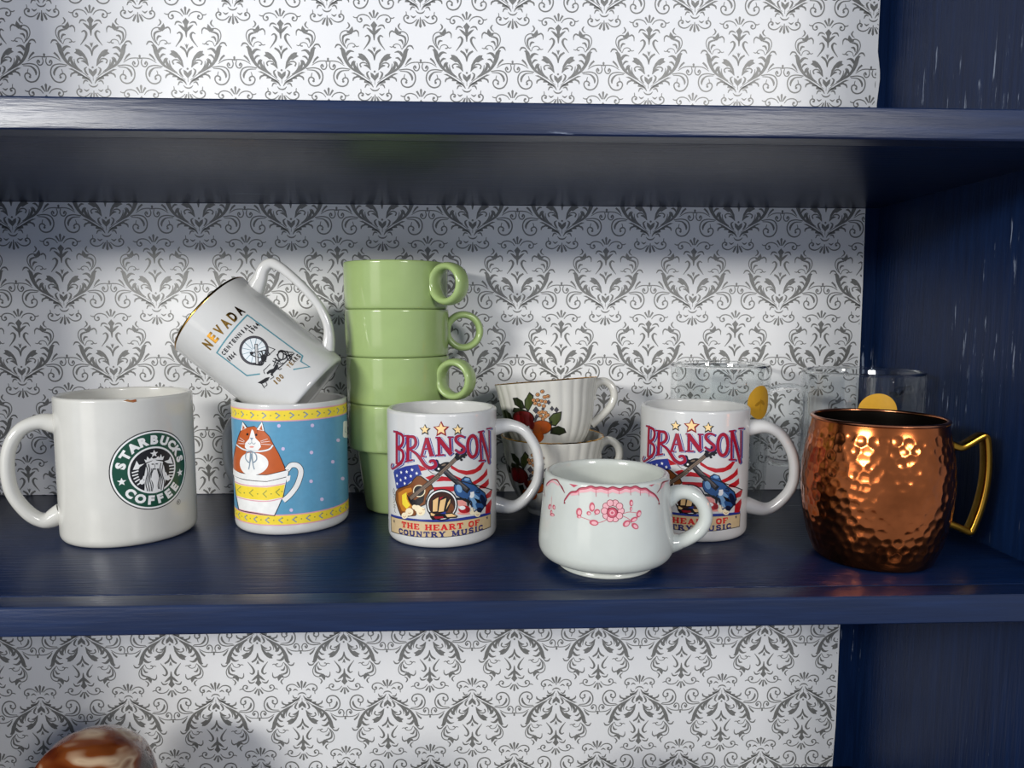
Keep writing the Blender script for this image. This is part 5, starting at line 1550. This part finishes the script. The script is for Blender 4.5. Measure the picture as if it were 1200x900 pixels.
def tea_flute(t, z):
    k = min(1, max(0, (z - 6) / 14.0))
    ph = 26 * t + max(0, (40 - z)) * 0.045
    return 0.42 * k * (abs(math.sin(ph / 2)) * 2 - 1.27)


def tea_out(t, z):
    return float(np.interp(z, _fz, _fr)) + tea_flute(t, z)


def teacup(loc, rot, label, haz, shift):
    c = thing('teacup', label, 'teacup', loc, rot, group='fluted fruit teacups')
    prof = [(0, 1.8), (18, 1.8), (19, 0), (20.8, 0), (21, .6), (21.5, 3.6)]
    zs = [4 + (65.0 - 4) * k / 26 for k in range(27)]
    prof += [(float(np.interp(z, _fz, _fr)), z) for z in zs]
    top = prof[-1][0]
    prof += [(top + .1, 65.7), (top - .5, 66.1), (top - 1.2, 65.6)]
    prof += [(float(np.interp(z, _fz, _fr)) - 2.1, z) for z in reversed(zs) if z > 9]
    prof += [(16, 6.5), (0, 6)]
    nz = len(prof)
    part_lathe('cup_body', prof, M['ivory'], c, 208, lambda t, z, r: r + (tea_flute(t, z) * (1.0 if r > 21.6 else 0)), 45)
    part_lathe('gold_rim', [(top + .1, 65.35), (top + .25, 65.75), (top - .5, 66.25), (top - 1.3, 65.75)], M['gold'], c, 208, lambda t, z, r: r + tea_flute(t, z))
    part_handle('handle', [(40.2, 46), (38.9, 52), (42, 59), (49, 61.5), (55.5, 57), (57.5, 49), (54.5, 41), (48, 34), (41.5, 29), (36, 25.5)], [5, 7.4, 7, 6.6, 6.6, 6.6, 8], [6, 7.4, 7, 6.6, 6.6, 7, 9], haz, M['ivory'], c)
    pr = make_print('printed_fruit_design', PRINTS['fruit'], surf_rev(lambda t, z: tea_out(t + shift, z), 40.0), c, 1.5, 4.0, 0.12, 0.05)
    pr.rotation_euler[2] = shift
    return c


teacup((58.5, -66, 0), (0, 0, 0), 'fluted ivory teacup with dark fruit print, lower one of two stacked', 84, R(-13))
teacup((58.5, -63, 46), (-5.5, -4.5, 0), 'fluted ivory teacup with fruit print, tilted in the teacup below', 84, 0.0)

# --- pale diner cup with red transfer print
DIN = [(31, 0), (31.2, 4), (38, 6), (44.5, 13), (45.6, 22), (44.4, 36), (42.4, 52), (41.5, 64)]
cup = thing('coffee_cup', 'thick pale diner cup with red flower and scallop print', 'cup', (82.5, -200.5, 0))
_dout = [(p[0], p[1]) for p in catmull([(31.6, 4.4), (37.5, 5.6), (42.2, 8), (44.8, 12), (45.4, 17.5), (44.7, 28), (43.3, 42), (42, 56), (41.6, 61.5)], 5)]
dprof = [(0, 2), (27, 2), (28.5, 0), (31.2, 0), (32, .8), (32, 2.2), (31.2, 3.4)] + _dout
for k in range(1, 9):
    a = k * PI / 9
    dprof.append((39.2 + 2.4 * math.cos(a), 61.6 + 2.4 * math.sin(a)))
dprof += [(36.8, 58), (38.6, 40), (39.6, 24), (37, 13), (30, 8.5), (0, 7.5)]
part_lathe('cup_body', dprof, M['diner'], cup, 144)
part_handle('handle', [(39.5, 46), (47, 51), (56, 50.5), (63.5, 43.5), (65.5, 34), (61.5, 25.5), (54, 20), (48, 17.5), (42.2, 16.5)], [13, 9.6, 9, 9, 9, 9.6, 15], [15, 11.5, 10.5, 10.5, 10.5, 11.5, 16], 78, M['diner'], cup)
_dz = [q[1] for q in _dout]
_dr = [q[0] for q in _dout]
make_print('printed_flower_design', PRINTS['transfer'], surf_rev(lambda t, z: float(np.interp(z, _dz, _dr)), 44.0), cup, 2.0, 3.0, 0.1, 0.045)


# --- double-walled glass mugs
def glass_mug(x, y, Ro, H, haz, sticker_a, sticker_z, label):
    g = thing('glass_mug', label, 'mug', (x, y, 0), group='clear double-walled glass mugs')
    pr = [(0, 0), (Ro * .8, 0), (Ro * .86, .8), (Ro * .9, 3), (Ro * .93, 8), (Ro * .97, 24), (Ro, 60), (Ro, H - 6), (Ro - .3, H - 2.4), (Ro - 4.4, H - 2.4), (Ro - 5.5, H - 9), (Ro - 6, 60), (Ro - 8, 26), (Ro - 13, 15), (Ro - 22, 10), (0, 8.5)]
    part_lathe('glass_wall', pr, M['glass'], g, 96, None, 60)
    part_lathe('glass_rim', [(Ro - 2.35 + 2.05 * math.cos(2 * PI * k / 12), H - 1.3 + 1.3 * math.sin(2 * PI * k / 12)) for k in range(13)], M['glass_solid'], g, 96, None, 60)
    zc, hw = H * .58, 33.0
    part_handle('handle', [(Ro - 1, zc + hw - 4), (Ro + 10, zc + hw), (Ro + 24, zc + hw - 1), (Ro + 30, zc + hw - 9), (Ro + 30, zc), (Ro + 28, zc - hw + 9), (Ro + 22, zc - hw), (Ro + 8, zc - hw - 1), (Ro - 1.5, zc - hw + 2)], [6, 5.5, 5.5, 6], [9, 8, 8, 9], haz, M['glass_solid'], g, power=2.4)
    s = R(sticker_a) * Ro
    it = [(0, 'D', 'sticker', [s, sticker_z, 14.2, 0, 0, 14.2]), (1, 'D', 'stickmark', [s - 3, sticker_z - 1, 3.4, 1.6, -.6, 1.3]), (1, 'D', 'stickmark', [s + 3, sticker_z - .2, 3.4, -2.0, .6, 1.4]), (1, 'R', 'stickmark', [.6], [s, sticker_z - 7, s + .4, sticker_z - 2, s, sticker_z + 3])]
    zz = [p[1] for p in pr[4:8]]
    rr = [p[0] for p in pr[4:8]]
    make_print('sticker', it, surf_rev(lambda t, z: float(np.interp(z, zz, rr)), Ro), g)['label'] = 'round ochre sticker'
    return g


glass_mug(309.5, -98, 46.6, 123.6, 118, -13, 95, 'clear glass mug with round ochre sticker, behind the copper mug')
glass_mug(209.0, -45.5, 42.6, 125.6, 75, 33, 95, 'clear glass mug with ochre sticker turned aside, by the damask wall')

# --- hammered copper mug
cm = thing('copper_mug', 'round-bellied hammered copper mug with angular brass handle', 'mug', (273.1, -190.7, 0))
CUP = [(36.2, 0), (38.2, 1.4), (40.2, 6), (43.4, 15), (46.9, 32), (48.5, 50), (48, 66), (46.0, 81), (43.6, 92), (42.8, 97.2)]
cpts = [(p[0], p[1]) for p in catmull(CUP, 16)]
random.seed(5)
dim = []
row = 0
z = 11.0
while z < 93:
    Rz = float(np.interp(z, [q[1] for q in CUP], [q[0] for q in CUP]))
    nC = int(2 * PI * Rz / 7.0)
    for k in range(nC):
        dim.append(((k + .5 * (row % 2) + random.uniform(-.28, .28)) / nC * 2 * PI, z + random.uniform(-1.6, 1.6), random.uniform(3.0, 4.4), random.uniform(.6, 1.0)))
    z += 5.9
    row += 1
DA = np.array(dim)


def hammer(t, z, r):
    if z < 4:
        return r
    d = np.abs(DA[:, 0] - t)
    d = np.minimum(d, 2 * PI - d) * 46.0
    q = np.sqrt(d * d + (DA[:, 1] - z) ** 2) / DA[:, 2]
    k = q < 1
    dep = 0.0
    if k.any():
        qq = q[k]
        dep = float((DA[k, 3] * (1 - qq ** 2) ** 1.0).max()) * 0.62
    fade = min(1, (z - 4) / 8, max(0, (95.5 - z) / 5))
    return r - dep * fade


prof = [(0, 1.0), (33, 1.0), (34, 0)] + cpts + [(41.6, 97.4)]
part_lathe('hammered_body', prof, M['copper'], cm, 300, hammer, 60)
part_lathe('steel_lining', [(41.5, 97.0), (42, 92), (44.6, 81), (46.5, 66), (47, 50), (45.3, 32), (41.5, 15), (36, 4.2), (0, 3.6)], M['steel'], cm, 128)
part_lathe('rolled_rim', [(42.4 + 1.5 * math.cos(2 * PI * k / 12), 97.6 + 1.3 * math.sin(2 * PI * k / 12)) for k in range(13)], M['copper_rim'], cm, 128)
hp = [(46, 81.5), (51, 79), (57, 77.2), (62, 79.2), (68, 83), (72.2, 85.2), (74.2, 84.2), (75.4, 79), (76.5, 68), (76.6, 56), (75.2, 43), (72.2, 30), (68.6, 19.5), (67.4, 17.6), (65.4, 17.6), (58, 21), (51, 23.6), (45, 25.4)]
part_handle('brass_handle', hp, [6, 5, 5, 5, 5, 5, 6], [11, 9, 9, 9, 9, 9, 11], 88, M['brass'], cm, power=4.0, sub=3, seg=20)

# --- lower bay: streaked blown glass, and an unseen jar added to cast a shadow on the wallpaper
m_, nt_, b_ = new_mat('streaked_amber_glass')
mp_ = nt_.nodes.new('ShaderNodeMapping')
mp_.inputs['Rotation'].default_value = (0.3, 0.9, 0.2)
mp_.inputs['Scale'].default_value = (14, 30, 62)
tc_ = nt_.nodes.new('ShaderNodeTexCoord')
nt_.links.new(tc_.outputs['Object'], mp_.inputs['Vector'])
wv = noise(nt_, 1.0, 2, mp_.outputs['Vector'], 0.5)
nt_.links.new(ramp(nt_, wv.outputs['Fac'], [(0.3, srgb(26, 11, 7)), (0.44, srgb(92, 38, 12)), (0.54, srgb(124, 66, 30)), (0.62, srgb(196, 170, 140)), (0.72, srgb(110, 52, 22))]), b_.inputs['Base Color'])
b_.inputs['Roughness'].default_value = 0.1
b_.inputs['Coat Weight'].default_value = 0.5
M['streak'] = m_
vase = thing('glass_ornament', 'amber and white streaked blown glass dome on the bottom shelf', 'ornament', (-317, -112, -PT))
vp = [(0, 1), (30, 1), (32, 0), (36, 1.5), (43, 12), (48.5, 32), (50, 54), (47.5, 76), (41, 94), (31, 106.5), (19, 113), (8, 115), (0, 115.3)]
V, F = lathe([(max(0, p[0]), p[1]) for p in catmull(vp, 4)], 120, lambda t, z, r: r * (1 + 0.012 * math.sin(9 * t + z * .06)))
link_mesh('glass_body', V, F, M['streak'], vase, True, 60)
jar = thing('added_shadow_jar', 'rounded white lidded jar, added out of view to cast a shadow', 'jar', (14, -198, -PT))  # made-up object below the view, shaped for the shadow it throws
part_lathe('jar_body', [(0, 1), (34, 1), (35, 0), (38, 0), (46, 8), (55, 30), (58, 52), (57, 68), (54, 74), (50, 74), (52, 52), (48, 28), (34, 8), (0, 6)], M['white'], jar, 96, None, 45)
part_lathe('lid', [(0, 74.2), (50, 74.2), (54.5, 74.4), (55, 76), (53, 84), (46, 98), (34, 111), (20, 119), (8, 122.5), (0, 123)], M['white'], jar, 96, None, 45)
